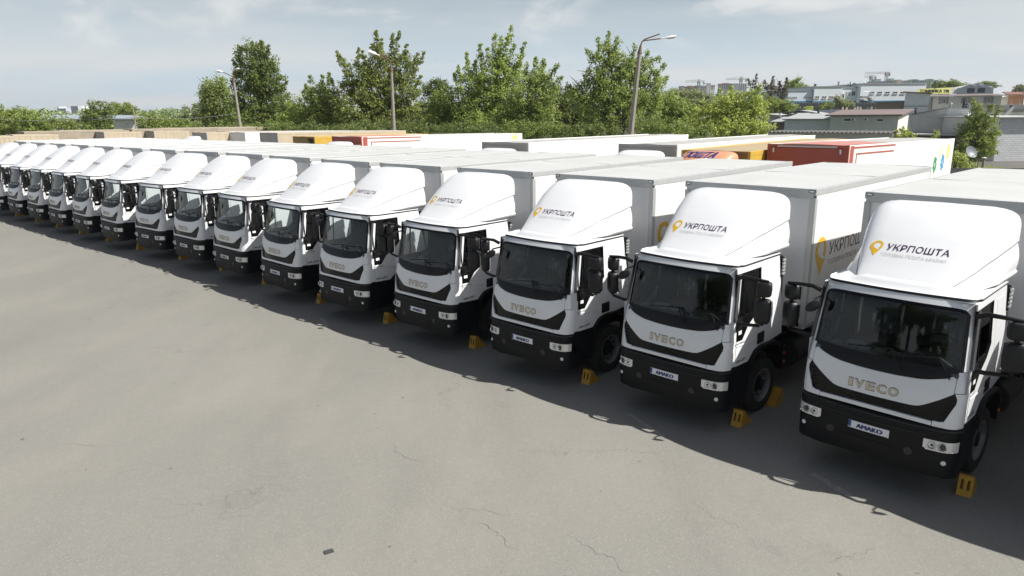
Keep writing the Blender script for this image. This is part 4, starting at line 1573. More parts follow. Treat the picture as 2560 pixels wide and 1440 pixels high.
tree('shrub', 'pale green bush in front of the factory, under its middle windows', 'shrub', 128, 2108, [(2105, 258, 18, 12), (2122, 260, 14, 12), (2095, 246, 8, 8)], leaf='dull', size=.2, clump=.6, seed=45)
tree('shrub', 'small green bush at the factory fence left of the pale one', 'shrub', 122, 2072, [(2072, 264, 12, 9), (2055, 268, 8, 6)], leaf='mid', size=.18, clump=.5, seed=46)
tree('shrub', 'small bright bush low at the factory fence', 'shrub', 110, 2022, [(2022, 271, 10, 7)], leaf='lime', size=.15, clump=.4, seed=47)
tree('lilac_tree', 'conical dark and light green tree beside the right block wall', 'tree', 66, 2440,
     [(2442, 285, 18, 22), (2432, 315, 28, 30), (2458, 320, 24, 34), (2425, 350, 32, 32), (2465, 355, 32, 34), (2440, 380, 46, 22), (2480, 340, 18, 34)],
     [(2442, 275, 2443, 248), (2480, 300, 2482, 268), (2455, 290, 2462, 262)], leaf='mid', size=.12, clump=.4, seed=48)
tree('shrub', 'yellow green bush at the corner of the plastered garage', 'shrub', 62, 2262, [(2258, 332, 20, 13), (2245, 340, 16, 10), (2275, 340, 14, 9)], leaf='lime', size=.10, clump=.3, seed=49)
tree('shrub', 'tiny yellow sapling under the gabled shed wall', 'shrub', 64, 2340, [(2340, 335, 8, 9), (2336, 343, 7, 6)], leaf='lime', size=.10, clump=.25, seed=50)
tree('shrub', 'leafy yellow green vine bush behind the trailer end by the dish', 'shrub', 48, 2400, [(2398, 395, 18, 16), (2412, 408, 20, 10), (2385, 405, 12, 14)], leaf='lime', size=.09, clump=.28, seed=51)
# left-hand trees round the white building
L = 'bushes and trees by the left building'
for i, (D, base, bl, lf, lb) in enumerate([
        (100, 20, [(15, 298, 34, 30), (40, 300, 28, 28), (20, 320, 50, 18)], 'mid', 'bushy tree at the far left edge'),
        (98, 85, [(75, 300, 34, 28), (105, 306, 26, 22), (85, 320, 50, 14)], 'acacia', 'bushy tree just left of the white building'),
        (94, 150, [(150, 308, 24, 18), (175, 312, 22, 14)], 'mid', 'low bush in front of the white building wall'),
        (92, 240, [(238, 278, 22, 26), (225, 300, 28, 24), (258, 300, 26, 26), (268, 272, 16, 16), (245, 318, 40, 14)], 'poplar', 'taller dark tree in front of the white building'),
        (150, 300, [(298, 270, 30, 14), (320, 276, 26, 14)], 'mid', 'green tree rising behind the white building roof'),
        (105, 370, [(365, 302, 26, 18), (395, 306, 28, 18), (380, 318, 40, 14)], 'mid', 'round bushes right of the white building'),
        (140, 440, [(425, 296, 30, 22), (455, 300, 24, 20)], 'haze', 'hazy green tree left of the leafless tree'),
        (118, 480, [(480, 290, 26, 28), (468, 306, 26, 20), (492, 276, 12, 22)], 'dull', 'sparse greyish tree left of the pale willow'),
        (108, 430, [(440, 312, 40, 14), (480, 316, 26, 12)], 'mid', 'low green thicket below the sparse greyish tree')]):
    tree('bushy_tree', lb + (', first of the row' if False else ''), 'tree', D, base, bl, leaf=lf, size=.19, clump=.6, seed=60 + i, group=L, dens=.9)
# thickets under the trees, the shade below the crowns put into dark leaf colours
for i, (D, base, bl, lf, lb) in enumerate([
        (74, 600, [(575, 325, 50, 16), (620, 326, 40, 14)], 'poplar', 'dark thicket at the foot of the left lamp'),
        (70, 700, [(690, 322, 60, 18)], 'poplar', 'green thicket at the foot of the tall poplar'),
        (68, 830, [(790, 326, 60, 16), (850, 328, 50, 14)], 'dark', 'thicket under the maple with upright shoots'),
        (66, 960, [(920, 322, 60, 18), (990, 324, 60, 18)], 'dark', 'thicket at the foot of the big spreading maple'),
        (64, 1090, [(1070, 328, 60, 18)], 'dark', 'dark thicket right of the big spreading maple'),
        (62, 1210, [(1170, 326, 60, 20), (1240, 328, 60, 18)], 'dark', 'dark thicket under the bright green maple'),
        (58, 1340, [(1310, 322, 60, 20), (1380, 326, 50, 18)], 'poplar', 'feathery thicket under the leaning acacia'),
        (57, 1490, [(1440, 330, 60, 16), (1510, 326, 50, 20)], 'dark', 'dark thicket left of the right lamp foot'),
        (54, 1650, [(1630, 318, 50, 22), (1690, 322, 50, 20), (1745, 328, 40, 16)], 'poplar', 'green thicket right of the right lamp foot')]):
    tree('thicket', lb, 'shrub', D, base, bl, leaf=lf, size=.13, clump=.5, seed=80 + i, group='thickets under the trees', trunk=False)
# far wood as one mass
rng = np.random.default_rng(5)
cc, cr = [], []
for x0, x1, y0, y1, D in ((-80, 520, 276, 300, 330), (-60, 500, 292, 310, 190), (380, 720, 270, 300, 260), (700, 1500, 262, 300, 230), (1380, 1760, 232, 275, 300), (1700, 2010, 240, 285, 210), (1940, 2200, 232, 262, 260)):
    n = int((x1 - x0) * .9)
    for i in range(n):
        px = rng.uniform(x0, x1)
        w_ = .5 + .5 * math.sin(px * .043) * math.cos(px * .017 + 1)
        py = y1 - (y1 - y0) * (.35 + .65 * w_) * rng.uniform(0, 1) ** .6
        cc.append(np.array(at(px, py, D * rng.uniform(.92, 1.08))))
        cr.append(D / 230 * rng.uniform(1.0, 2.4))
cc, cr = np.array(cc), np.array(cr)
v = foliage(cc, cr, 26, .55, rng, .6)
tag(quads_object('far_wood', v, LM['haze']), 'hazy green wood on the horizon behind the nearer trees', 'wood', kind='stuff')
# trees on the ridge behind the mansard-roofed hall
for i, (px, py, rx, ry, D, lb) in enumerate([(2352, 211, 16, 9, 230, 'small rounded tree left above the billboard'), (2385, 210, 18, 11, 225, 'bigger rounded tree right above the billboard'),
                                             (2412, 216, 10, 7, 240, 'low tree touching the mansard hall gable'), (2548, 222, 16, 10, 300, 'dark tree at the right edge behind the pole'), (2470, 209, 20, 4, 330, 'row of far treetops over the mansard roof')]):
    tree('hill_tree', lb, 'tree', D, px, [(px, py, rx, ry), (px + 5, py + 6, rx, ry)], leaf='poplar', size=.28, clump=.9, seed=100 + i, group='trees on the ridge')
# trees across the yard, behind the camera: seen only mirrored in the windscreens
def yard_tree(x, y, h, seed, lb):
    rng = np.random.default_rng(seed)
    root = thing('yard_tree', lb, 'tree', (x, y, 0), 0, 'trees across the yard')
    cc, cr = [], []
    for i in range(7):
        c = np.array([rng.normal(0, h * .13), rng.normal(0, h * .13), h * rng.uniform(.45, .85)])
        for j in range(26):
            d = rng.normal(size=3)
            d /= np.linalg.norm(d)
            cc.append(c + d * h * .16 * rng.uniform(.4, 1))
            cr.append(h * .055)
    quads_object('crown', foliage(np.array(cc), np.array(cr), 40, .22, rng), LM['poplar'], root)
    mb = MB()
    mb.tube([(0, 0, -.1), (.1, 0, h * .4), (0, .1, h * .8)], [.35, .25, .05], 8)
    mb.build('trunk', BARK, root)


yard_tree(-20, -9, 12.5, 201, 'tall tree across the yard, mirrored in the nearest windscreen')
yard_tree(-15.5, -10.5, 9, 202, 'shorter tree across the yard, mirrored beside the tall one')
yard_tree(-30, 1 - 12, 10, 203, 'tree across the yard mirrored in the third windscreen')
yard_tree(-44, -14, 13, 204, 'far tree across the yard mirrored in the left windscreens')

# worn bay lines left in the asphalt
LINE = mat('worn_line_paint', (.33, .32, .29), .85, noise=(9, .45), col2=(.20, .196, .182))
for i, (q0, q1, w, lb) in enumerate((((1572, 1034), (1662, 1094), .05, 'worn pale bay line in the shadow of the second nearest truck'), ((2030, 1183), (2135, 1246), .07, 'worn pale bay line in the shadow of the nearest truck'), ((803, 796), (818, 818), .10, 'short worn pale mark in the shadow left of the middle trucks'))):
    a, b = atz(*q0, .004), atz(*q1, .004)
    d = (b - a).normalized()
    nn = Vector((-d.y, d.x, 0)) * w
    mb = MB()
    n = 12
    pts = []
    for k in range(n + 1):
        c = a.lerp(b, k / n)
        e = nn * random.uniform(.55, 1.0)
        pts += [(c.x - e.x, c.y - e.y, .004), (c.x + e.x, c.y + e.y, .004)]
    mb.add(pts, [(2 * k, 2 * k + 1, 2 * k + 3, 2 * k + 2) for k in range(n)])
    tag(mb.build('bay_line', LINE), lb, 'road marking', 'worn bay lines')

# fine open cracks in the asphalt, parts of the yard
YARD = bpy.data.objects['yard']
CRK = mat('open_crack', (.085, .082, .076), .95)
rc = random.Random(3)
for (x0, y0, x1, y1, w) in ((985, 1105, 1052, 1168, .006), (1180, 1300, 1292, 1372, .006), (1110, 1258, 1290, 1278, .005), (1420, 1330, 1600, 1420, .006), (2060, 1408, 2190, 1366, .006),
                            (900, 1085, 985, 1072, .005), (1190, 1010, 1330, 1022, .005), (700, 905, 830, 890, .006), (560, 1290, 720, 1240, .004), (300, 880, 470, 868, .007), (1720, 1240, 1880, 1330, .005), (120, 1120, 330, 1100, .005)):
    a, b = atz(x0, y0, 0), atz(x1, y1, 0)
    n = 26
    d = (b - a) / n
    nn = Vector((-d.y, d.x, 0)).normalized()
    off, pts = 0.0, []
    for k in range(n + 1):
        off += rc.uniform(-.04, .04)
        c = a + d * k + nn * (off + rc.uniform(-.012, .012))
        ww = w * .5 * rc.uniform(.35, 1.0) * math.sin(PI * (k + .4) / (n + .8)) ** .5
        pts += [(c.x - nn.x * ww, c.y - nn.y * ww, .004), (c.x + nn.x * ww, c.y + nn.y * ww, .004)]
    mb = MB()
    mb.add(pts, [(2 * k, 2 * k + 1, 2 * k + 3, 2 * k + 2) for k in range(n)])
    mb.build('crack', CRK, YARD)
# ------------------------------------------------------------------ second row: trailers and lorries
PAINT = {
    'white': mat('trailer_white', (.78, .78, .765), .45, noise=(.9, .07), streak=((6, 6, .5), .12, (.55, .52, .46))),
    'red': mat('trailer_red', (.37, .085, .06), .5, noise=(1.2, .12)),
    'yellow': mat('trailer_yellow', (.56, .36, .06), .5, noise=(1.0, .12), streak=((5, 5, .5), .2, (.42, .27, .06))),
    'yellow_shaded': mat('trailer_yellow_shaded', (.32, .215, .07), .6, noise=(1.0, .2)),  # front faces of the yellow vehicles, their shade put into the paint
    'beige': mat('trailer_beige', (.50, .43, .32), .55, noise=(1.0, .15), streak=((5, 5, .5), .3, (.42, .26, .12))),
    'grey': mat('trailer_grey', (.40, .385, .36), .55, noise=(1.0, .15)),  # on the beige trailers, shade of the front face put into the colour
    'roofwhite': mat('trailer_roof_white', (.42, .415, .395), .6, noise=(.9, .18), streak=((.6, 4, 1), .3, (.45, .42, .36))),
    'rooftan': mat('trailer_roof_tan', (.42, .33, .20), .6, noise=(.9, .15), streak=((8, .4, 1), .35, (.38, .29, .16))),
    'roofred': mat('trailer_roof_red', (.50, .22, .19), .6, noise=(.9, .15)),
    'roofbrown': mat('weathered_brown_tarpaulin', (.40, .34, .26), .8, noise=(1.4, .35), bump=(1.5, .5), streak=((.5, 3, 1), .5, (.38, .33, .25))),
    'brown': mat('dull_brown_tarpaulin_side', (.36, .31, .24), .8, noise=(1.2, .3)),
    'orange': mat('orange_cab_paint', (.62, .29, .165), .35, coat=.3),
    'blue': mat('blue_italic_lettering', (.015, .03, .17), .45),
    'flower_green': mat('flower_green', (.03, .26, .09), .5), 'flower_blue': mat('flower_blue', (.03, .27, .50), .5),
    'flower_yellow': mat('flower_yellow', (.72, .60, .12), .5), 'flower_pale': mat('flower_pale_yellow', (.76, .71, .46), .5),
    'faded': mat('faded_dark_red', (.29, .06, .045), .55),
    'dirt': mat('soot_stain', (.05, .04, .02), .9),
}
CAB_SET = ('cab_shell', 'door_seal', 'door', 'hood_panel', 'corner_panel', 'wing_panel', 'front_bar', 'grille', 'windscreen', 'windscreen_apron', 'bumper', 'headlight', 'roof_seal', 'roof_cap', 'deflector_fairing', 'wind_deflector', 'cab_lining', 'mirror')


def base(n):
    return n.split('.')[0]


def add_cab(root, recolour=None, sc=1.0, dy=0.0):
    for ch in list(proto.children):
        if base(ch.name) not in CAB_SET:
            continue
        k = ch.copy()
        COL.objects.link(k)
        k.parent = root
        k.location = (0, dy, 0)
        k.scale = (sc, sc, sc)
        if recolour and ch.data and ch.data.materials[0] == M['white']:
            k.material_slots[0].link = 'OBJECT'
            k.material_slots[0].material = recolour
        for g in list(ch.children):
            if base(g.name) in ('deflector_lettering', 'deflector_small_lettering', 'deflector_emblem', 'nameplate_letters', 'letter_border', 'door_lettering', 'door_sticker'):
                continue
            h = g.copy()
            COL.objects.link(h)
            h.parent = k




def reach(fr, z, heading, px):
    """How long a vehicle of this heading must be for its far right top corner to stand at photo column px."""
    p = atz(fr[0], fr[1], z)
    q = on_line((p.x, p.y), heading, px)
    return (q - Vector((p.x, p.y, 0))).length


def trailer(name, label, cat, fr, z, heading, L, front='white', sidem='white', roof='roofwhite', drop=0.0, width=2.55, group=None, panels=0, cab=None, rail=None, z0=1.15, wheels=True):
    """fr: photo place of the top corner right of the front; heading: degrees of its length."""
    p = atz(fr[0], fr[1], z)
    th = R(heading) - PI / 2
    hwid = width / 2
    loc = (p.x - math.cos(th) * hwid, p.y - math.sin(th) * hwid, 0)
    t = thing(name, label, cat, loc, th, group)
    sl_ = drop / L
    zt = lambda y: z - sl_ * y
    rail = rail or sidem
    mb = MB()
    mb.box(-hwid + .03, hwid - .03, 0.02, .10, z0, z - .10)
    mb.build('front_wall', PAINT[front], t, bevel=.02)
    mb = MB()
    mb.add([(-hwid + .04, .0, z - .03), (hwid - .04, .0, z - .03), (hwid - .04, L, zt(L) - .03), (-hwid + .04, L, zt(L) - .03),
            (0, .0, z + .015), (0, L, zt(L) + .015)], [(0, 4, 5, 3), (4, 1, 2, 5), (0, 1, 4), (3, 5, 2)])
    mb.build('roof', PAINT[roof], t)
    for s in (-1, 1):
        n = panels or 1
        w = L / n
        for k in range(n):
            a, b = k * w + .006, (k + 1) * w - .006
            mb = MB()
            zz0, zz1 = zt(a) - .15, zt(b) - .15
            x0, x1 = s * (hwid - .035), s * (hwid - .004)
            v = [(x0, a, z0), (x1, a, z0), (x1, b, z0), (x0, b, z0), (x0, a, zz0), (x1, a, zz0), (x1, b, zz1), (x0, b, zz1)]
            mb.add(v, [(0, 1, 2, 3), (4, 7, 6, 5), (0, 4, 5, 1), (1, 5, 6, 2), (2, 6, 7, 3), (3, 7, 4, 0)])
            mb.build('side_panel', PAINT[sidem], t)
        mb = MB()
        v = []
        for y in (0, L):
            v += [(s * (hwid - .06), y, zt(y) - .15), (s * hwid, y, zt(y) - .15), (s * hwid, y, zt(y)), (s * (hwid - .06), y, zt(y))]
        mb.add(v, [(0, 1, 2, 3), (7, 6, 5, 4), (0, 4, 5, 1), (1, 5, 6, 2), (2, 6, 7, 3), (3, 7, 4, 0)])
        mb.build('top_rail', PAINT[rail], t, bevel=.012)
        mb = MB()
        mb.box(*sorted((s * (hwid - .10), s * (hwid + .003))), -.004, .07, z0, z - .0)
        mb.build('corner_post', PAINT[front if front in ('red', 'grey', 'beige') else rail], t, bevel=.015)
    mb = MB()
    mb.box(-hwid + .06, hwid - .06, -.002, .06, z - .10, z - .002)
    mb.build('front_rail', PAINT[front], t, bevel=.012)
    mb = MB()
    mb.box(-hwid + .02, hwid - .02, L - .06, L - .001, z0, zt(L) - .02)
    mb.build('rear_door', PAINT[sidem], t)
    mb = MB()
    mb.box(-hwid + .04, hwid - .04, .02, L - .02, z0 - .08, z0)
    for s in (-1, 1):
        mb.box(*sorted((s * .4, s * .5)), .3, L - .2, .82, z0 - .06)
        if not cab:
            mb.box(*sorted((s * .9, s * 1.0)), 2.4, 2.52, 0.02, z0 - .06)
    mb.build('chassis', M['chassis'], t)
    if wheels:
        for y in ((L - 3.6, L - 2.3, L - 1.0) if not cab else (L - 2.2,)):
            for s in (-1, 1):
                mb = MB()
                for o in (0, -.32):
                    mb.lathe([(r, s * (o + h)) for r, h in ((.3, -.13), (.45, -.14), (.49, -.09), (.49, .09), (.45, .14), (.3, .13))], (s * 1.06, y, .49), 'x', 18)
                w_ = mb.build('wheel', M['rubber'], t, smooth=40)
                mb = MB()
                mb.lathe([(.31, s * .12), (.28, s * .02), (.15, s * -.02), (.10, s * .05), (.001, s * .05)], (s * 1.06, y, .49), 'x', 16)
                mb.build('rim', M['steel'], w_, smooth=40)
    if cab:
        add_cab(t, None if cab == 'white' else PAINT[cab], sc=1.0 if cab == 'white' else 1.02)
        if wheels:
            for s in (-1, 1):
                mb = MB()
                mb.lathe([(r, s * h) for r, h in ((.001, -.1), (.3, -.13), (.45, -.14), (.49, -.09), (.49, .09), (.45, .14), (.3, .13), (.001, .06))], (s * .93, -.95, .49), 'x', 18)
                mb.build('wheel', M['rubber'], t, smooth=40)
    t['hw'] = hwid
    return t


def flower(t, L, y, z, r, m, x):
    """A splashed blossom emblem with a white eye."""
    mb = MB()
    pts = []
    n = 40
    for k in range(n):
        a = 2 * PI * k / n
        rr = r * (.80 + .14 * math.cos(a * 9) + .07 * math.sin(a * 5 + y))
        pts.append((math.cos(a) * rr, math.sin(a) * rr))
    hole = [(math.cos(a) * r * .22, math.sin(a) * r * .22) for a in lin(2 * PI, 2 * PI / 12, 11)]
    put_poly(mb, pts, lambda a, b: Vector((x, y + a * .8, z + b * 1.15)), (hole,))
    mb.build('flower_emblem', PAINT[m], t)


G2 = 'lorries and trailers behind the front row'
t1 = trailer('semi_trailer', 'white trailer with a red front and coloured flower emblems near its tail', 'trailer', (2123.8, 364), 4.08, 44.5, 12.1, 'red', 'white', 'roofwhite', .13, 2.74, G2, 12)
t5 = trailer('semi_trailer', 'red fronted white trailer farther left, a yellow flower near its tail', 'trailer', (902.5, 342), 4.05, 50.5, 13.8, 'red', 'white', 'roofwhite', .17, group=G2, panels=12, cab='white')
for t, L_ in ((t1, 12.1), (t5, 13.8)):
    z = 4.08 if t is t1 else 4.05
    mb = MB()
    for s in (-1, 1):
        mb.box(*sorted((s * (t['hw'] - .007), s * (t['hw'] + .006))), .12, .42, 1.16, z - .02)
    mb.build('front_cap', PAINT['red'], t)
    mb = MB()
    zt = lambda y: z - (.13 if t is t1 else .17) / L_ * y
    for s in (-1, 1):
        for y0, y1, za, zb, h in ((.42, 4.4, -.05, -.05, .06), (.72, 4.3, -.26, -.26, .05)):
            v = [(s * (t['hw'] + .008), y0, zt(y0) + za), (s * (t['hw'] + .008), y1, zt(y1) + zb), (s * (t['hw'] + .008), y1, zt(y1) + zb - h), (s * (t['hw'] + .008), y0, zt(y0) + za - h)]
            mb.add(v, [(0, 1, 2, 3)])
        mb.add([(s * (t['hw'] + .008), .66, z - .26), (s * (t['hw'] + .008), .72, z - .26), (s * (t['hw'] + .008), .72, 1.2), (s * (t['hw'] + .008), .66, 1.2)], [(0, 1, 2, 3)])
    mb.build('red_stripe', PAINT['red'], t)
    mb = MB()
    mb.add([(-1.2, .02, z + .0), (1.2, .02, z + .0), (1.2, 4.4, zt(4.4) + .0), (-1.2, 4.4, zt(4.4)), (0, .02, z + .022), (0, 4.4, zt(4.4) + .022)], [(0, 4, 5, 3), (4, 1, 2, 5)])
    mb.build('red_roof_sheet', PAINT['roofred'], t)
mb = MB()
mb.box(-1.0, 1.0, -.03, .0, 3.99, 4.04)
mb.build('front_drip_rail', M['alu'], t1)
for x in (-1.13, 1.12):
    mb = MB()
    mb.lathe([(.001, -.05), (.03, -.04), (.035, 0)], (x, -.006, 3.92), 'y', 10)
    mb.box(x - .025, x + .025, -.03, -.004, 3.80, 3.90)
    mb.build('clearance_lamp', M['lens_clear'], t1)
mb = MB()
for k, ch in enumerate('TNT'):
    cx_ = -.02 + k * .36
    ring = [(cx_ + math.cos(a) * .20, 3.22 + math.sin(a) * .20) for a in lin(0, 2 * PI, 24)[:-1]]
    hole = [(cx_ + math.cos(a) * .165, 3.22 + math.sin(a) * .165) for a in lin(2 * PI, 0, 24)[:-1]]
    put_poly(mb, ring, lambda a, b: Vector((a, .016, b)), (hole,))
    put_text(mb, ch, lambda a, b: Vector((a, .016, b)), cx_ - .08, cx_ + .08, 3.12, 3.32, .03, 1)
mb.build('faded_lettering', PAINT['faded'], t1)
for y, z, r, m in ((9.6, 2.95, .36, 'flower_green'), (10.25, 3.45, .30, 'flower_pale'), (10.65, 3.0, .36, 'flower_blue'), (11.35, 3.42, .34, 'flower_yellow')):
    flower(t1, 12.6, y, z, r, m, t1['hw'] + .002)
flower(t5, 13.8, 13.0, 3.5, .38, 'flower_yellow', 1.276)
flower(t5, 13.8, 10.6, 3.5, .22, 'flower_pale', 1.276)

t2 = trailer('box_lorry', 'yellow box lorry with a tan roof and an orange lettered cab', 'lorry', (1877, 379), 3.86, 49.5, 13.2, 'yellow_shaded', 'yellow', 'rooftan', 0, group=G2, panels=10, cab='orange')
for ch in t2.children:
    if base(ch.name) == 'wind_deflector':
        mb = MB()
        put_fat(mb, 'ПОШТА', lambda a, b: on_spoiler(a + (b + .97) * .35, b, .009), (0, -.6, .6), -.80, .40, -.97, -.62, .02)
        mb.build('blue_lettering', PAINT['blue'], ch)
mb = MB()
mb.add([(1.28, 1.2, 3.42), (1.28, 1.5, 3.55), (1.28, 1.9, 3.48), (1.28, 2.4, 3.40), (1.28, 2.2, 3.3), (1.28, 1.1, 3.3)], [(0, 1, 2, 3, 4, 5)])
mb.build('peeling_patch', PAINT['roofwhite'], t2)
trailer('box_lorry', 'white box lorry left of the orange cabbed one', 'lorry', (1692.5, 362.5), 4.0, 47.8, 14.2, 'grey', 'white', 'roofwhite', .02, group=G2, panels=12, cab='white', rail='white')
trailer('box_lorry', 'white box lorry whose long side passes the right lamp foot', 'lorry', (1320, 357), 4.02, 49.5, 14.1, 'grey', 'white', 'roofwhite', .04, group=G2, panels=12, cab='white', rail='white')
t6 = trailer('semi_trailer', 'yellow trailer with a sooty front left of the red fronted ones', 'trailer', (786, 342), 3.92, 47, 9, 'yellow_shaded', 'yellow', 'rooftan', .05, group=G2, panels=7)
mb = MB()
mb.add([(.45, -.009, 3.80), (1.15, -.009, 3.80), (1.1, -.009, 3.62), (.9, -.009, 3.25), (.75, -.009, 3.5)], [(0, 1, 2, 3, 4)])
mb.build('soot_patch', PAINT['dirt'], t6)
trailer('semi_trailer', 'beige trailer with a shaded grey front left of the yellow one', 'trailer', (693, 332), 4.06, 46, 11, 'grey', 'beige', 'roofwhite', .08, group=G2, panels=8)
trailer('semi_trailer', 'dirty white trailer between two beige trailers', 'trailer', (611.8, 331), 4.05, 46, 9, 'white', 'white', 'roofwhite', .08, group=G2, panels=7)
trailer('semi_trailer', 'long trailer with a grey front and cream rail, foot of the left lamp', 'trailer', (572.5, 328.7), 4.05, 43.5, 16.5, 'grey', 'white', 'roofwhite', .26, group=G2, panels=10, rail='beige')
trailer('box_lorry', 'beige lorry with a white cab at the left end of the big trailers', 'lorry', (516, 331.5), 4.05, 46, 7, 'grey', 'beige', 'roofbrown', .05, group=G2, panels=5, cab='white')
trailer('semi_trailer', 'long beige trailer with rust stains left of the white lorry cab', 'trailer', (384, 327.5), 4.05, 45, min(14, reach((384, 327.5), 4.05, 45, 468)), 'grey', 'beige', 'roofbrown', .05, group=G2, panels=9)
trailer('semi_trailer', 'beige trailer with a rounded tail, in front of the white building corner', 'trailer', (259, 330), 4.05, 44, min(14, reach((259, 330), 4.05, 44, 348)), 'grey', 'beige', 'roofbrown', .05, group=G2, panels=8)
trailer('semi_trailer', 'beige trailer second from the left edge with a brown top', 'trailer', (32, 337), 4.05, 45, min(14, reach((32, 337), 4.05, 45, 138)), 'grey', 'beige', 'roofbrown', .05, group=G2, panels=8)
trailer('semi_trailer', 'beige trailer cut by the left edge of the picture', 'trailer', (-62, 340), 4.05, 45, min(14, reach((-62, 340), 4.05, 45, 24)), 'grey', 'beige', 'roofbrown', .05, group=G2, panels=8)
for i, (fx, fy, z, L_, lb) in enumerate([
        (150, 326.5, 4.15, 12, 'brown topped trailer behind the beige ones, below the bushes at left'),
        (60, 329.5, 4.15, 12, 'brown topped trailer in the far row at the left edge'),
        (330, 323, 4.2, 13, 'brown topped trailer in the far row, right of the white building'),
        (405, 320.5, 4.2, 13, 'farthest brown topped trailer, left of the pale willow')]):
    trailer('semi_trailer', lb, 'trailer', (fx, fy), z, 44, L_, 'brown', 'brown', 'roofbrown', .05, group='brown topped trailers in the far row')

# ------------------------------------------------------------------ lamp posts
CONC = mat('weathered_concrete', (.30, .275, .24), .85, noise=(2.5, .25), bump=(12, .3), streak=((9, 9, .6), .3, (.20, .18, .15)))
RUST = mat('rusty_steel', (.17, .10, .07), .75, noise=(7, .4))
LAMPW = mat('lamp_housing_pale', (.70, .71, .70), .4, noise=(4, .1))
LAMPG = mat('lamp_glass_dull', (.55, .56, .55), .2)


def lamp_post(label, D, foot, neck, cone, arms, r0=.17, r1=.10):
    f_ = at(foot[0], foot[1], D)
    f_.z = 0
    n = at(*neck, D)
    f_.x = at(foot[0], 300, D).x
    t = thing('street_lamp', label, 'street lamp', f_, 0, 'concrete lamp posts behind the lorries')
    P = lambda px, py, dy=0: at(px, py, D + dy) - f_
    mb = MB()
    mb.tube([Vector((0, 0, -.05)), P(*neck)], [r0, r1], 8)
    mb.build('pole', CONC, t, smooth=20)
    mb = MB()
    a, b = P(*neck), P(*cone)
    mb.tube([a - (b - a) * .15, a, a.lerp(b, .5), b], [r1 * 1.15, r1 * 1.2, r1 * .75, r1 * .45], 8)
    mb.build('pole_cap', RUST, t)
    for arm in arms:
        pts = [P(*cone)] + [P(*p) for p in arm['pts']]
        mb = MB()
        mb.tube(pts, .04, 7)
        ar = mb.build('lamp_arm', RUST, t, smooth=60)
        if 'head' in arm:
            p0, p1 = P(*arm['head'][0]), P(*arm['head'][1])
            d = (p1 - p0)
            u = d.normalized()
            w = Vector((0, 1, 0))
            w = (w - u * w.dot(u)).normalized()
            up = u.cross(w)
            if up.z < 0:
                up = -up
            r = arm.get('r', .13)
            mb = MB()
            prof = [(0, .05), (.08, .075), (.30, .085), (.42, r), (.8, r * 1.05), (.97, r * .8), (1, r * .3)]
            vs = []
            for (s, rr) in prof:
                c = p0 + d * s
                vs += [c + w * rr * 1.25, c + w * rr * .8 + up * rr * .75, c - w * rr * .8 + up * rr * .75, c - w * rr * 1.25, c - w * rr * .9 - up * rr * .3, c + w * rr * .9 - up * rr * .3]
            fs = [(i * 6 + k, i * 6 + (k + 1) % 6, (i + 1) * 6 + (k + 1) % 6, (i + 1) * 6 + k) for i in range(len(prof) - 1) for k in range(6)]
            mb.add(vs, fs + [tuple(range(6)), tuple(range(len(vs) - 6, len(vs)))])
            h = mb.build('lamp_head', LAMPW, t, smooth=40)
            mb = MB()
            vs = []
            for s, q in ((.45, .7), (.6, 1), (.8, 1), (.95, .6)):
                c = p0 + d * s - up * r * .30
                vs += [c + w * r * q, c - up * r * .55 * q, c - w * r * q]
            mb.add(vs, [(i * 3 + k, i * 3 + k + 1, i * 3 + k + 4, i * 3 + k + 3) for i in range(3) for k in range(2)])
            mb.build('lamp_glass', LAMPG, h, smooth=60)
    return t


lamp_post('tall leaning concrete lamp post with a double arm, right of the big acacia', 46, (1566, 480), (1599, 132), (1602, 112),
          [{'pts': [(1605, 104), (1612, 98), (1649, 85)]}, {'pts': [(1606, 103), (1614, 101), (1655, 96)], 'head': [(1651, 97), (1690, 91)], 'r': .12}], .22, .125)
lamp_post('middle concrete lamp post in front of the big spreading maple', 62, (983, 460), (978.5, 178), (977, 160),
          [{'pts': [(976, 152), (966, 144), (954, 135)]}, {'pts': [(976, 152), (962, 144), (946, 137)], 'head': [(949, 139), (921, 129)], 'r': .22}], .20, .11)
lamp_post('left concrete lamp post beside the dark poplar, with a cable tied to it', 72, (604, 440), (584.5, 204), (583, 192),
          [{'pts': [(578, 190), (566, 184), (556, 180)], 'head': [(558, 180), (542, 177)], 'r': .16}, {'pts': [(585, 186), (589, 178), (592, 174, 1.0)], 'head': [(590, 175), (598, 171)], 'r': .13}], .19, .11)
mb = MB()
pa, pb, pc = at(596, 283, 72), at(337, 293, 88), at(-60, 296, 100)
for a, b in ((pa, pb), (pb, pc)):
    mb.tube([a.lerp(b, s) - Vector((0, 0, .35 * 4 * s * (1 - s))) for s in lin(0, 1, 10)], .022, 5)
tag(mb.build('overhead_cable', mat('pale_cable', (.45, .44, .41), .7)), 'thin pale cable running left from the left lamp post', 'cable')
mb = MB()
c = at(337, 300, 88)
mb.tube([(c.x, c.y, 0), (c.x, c.y, at(337, 270, 88).z)], [.10, .07], 7)
tag(mb.build('utility_pole', CONC), 'thin pole at the right corner of the white left building', 'pole')

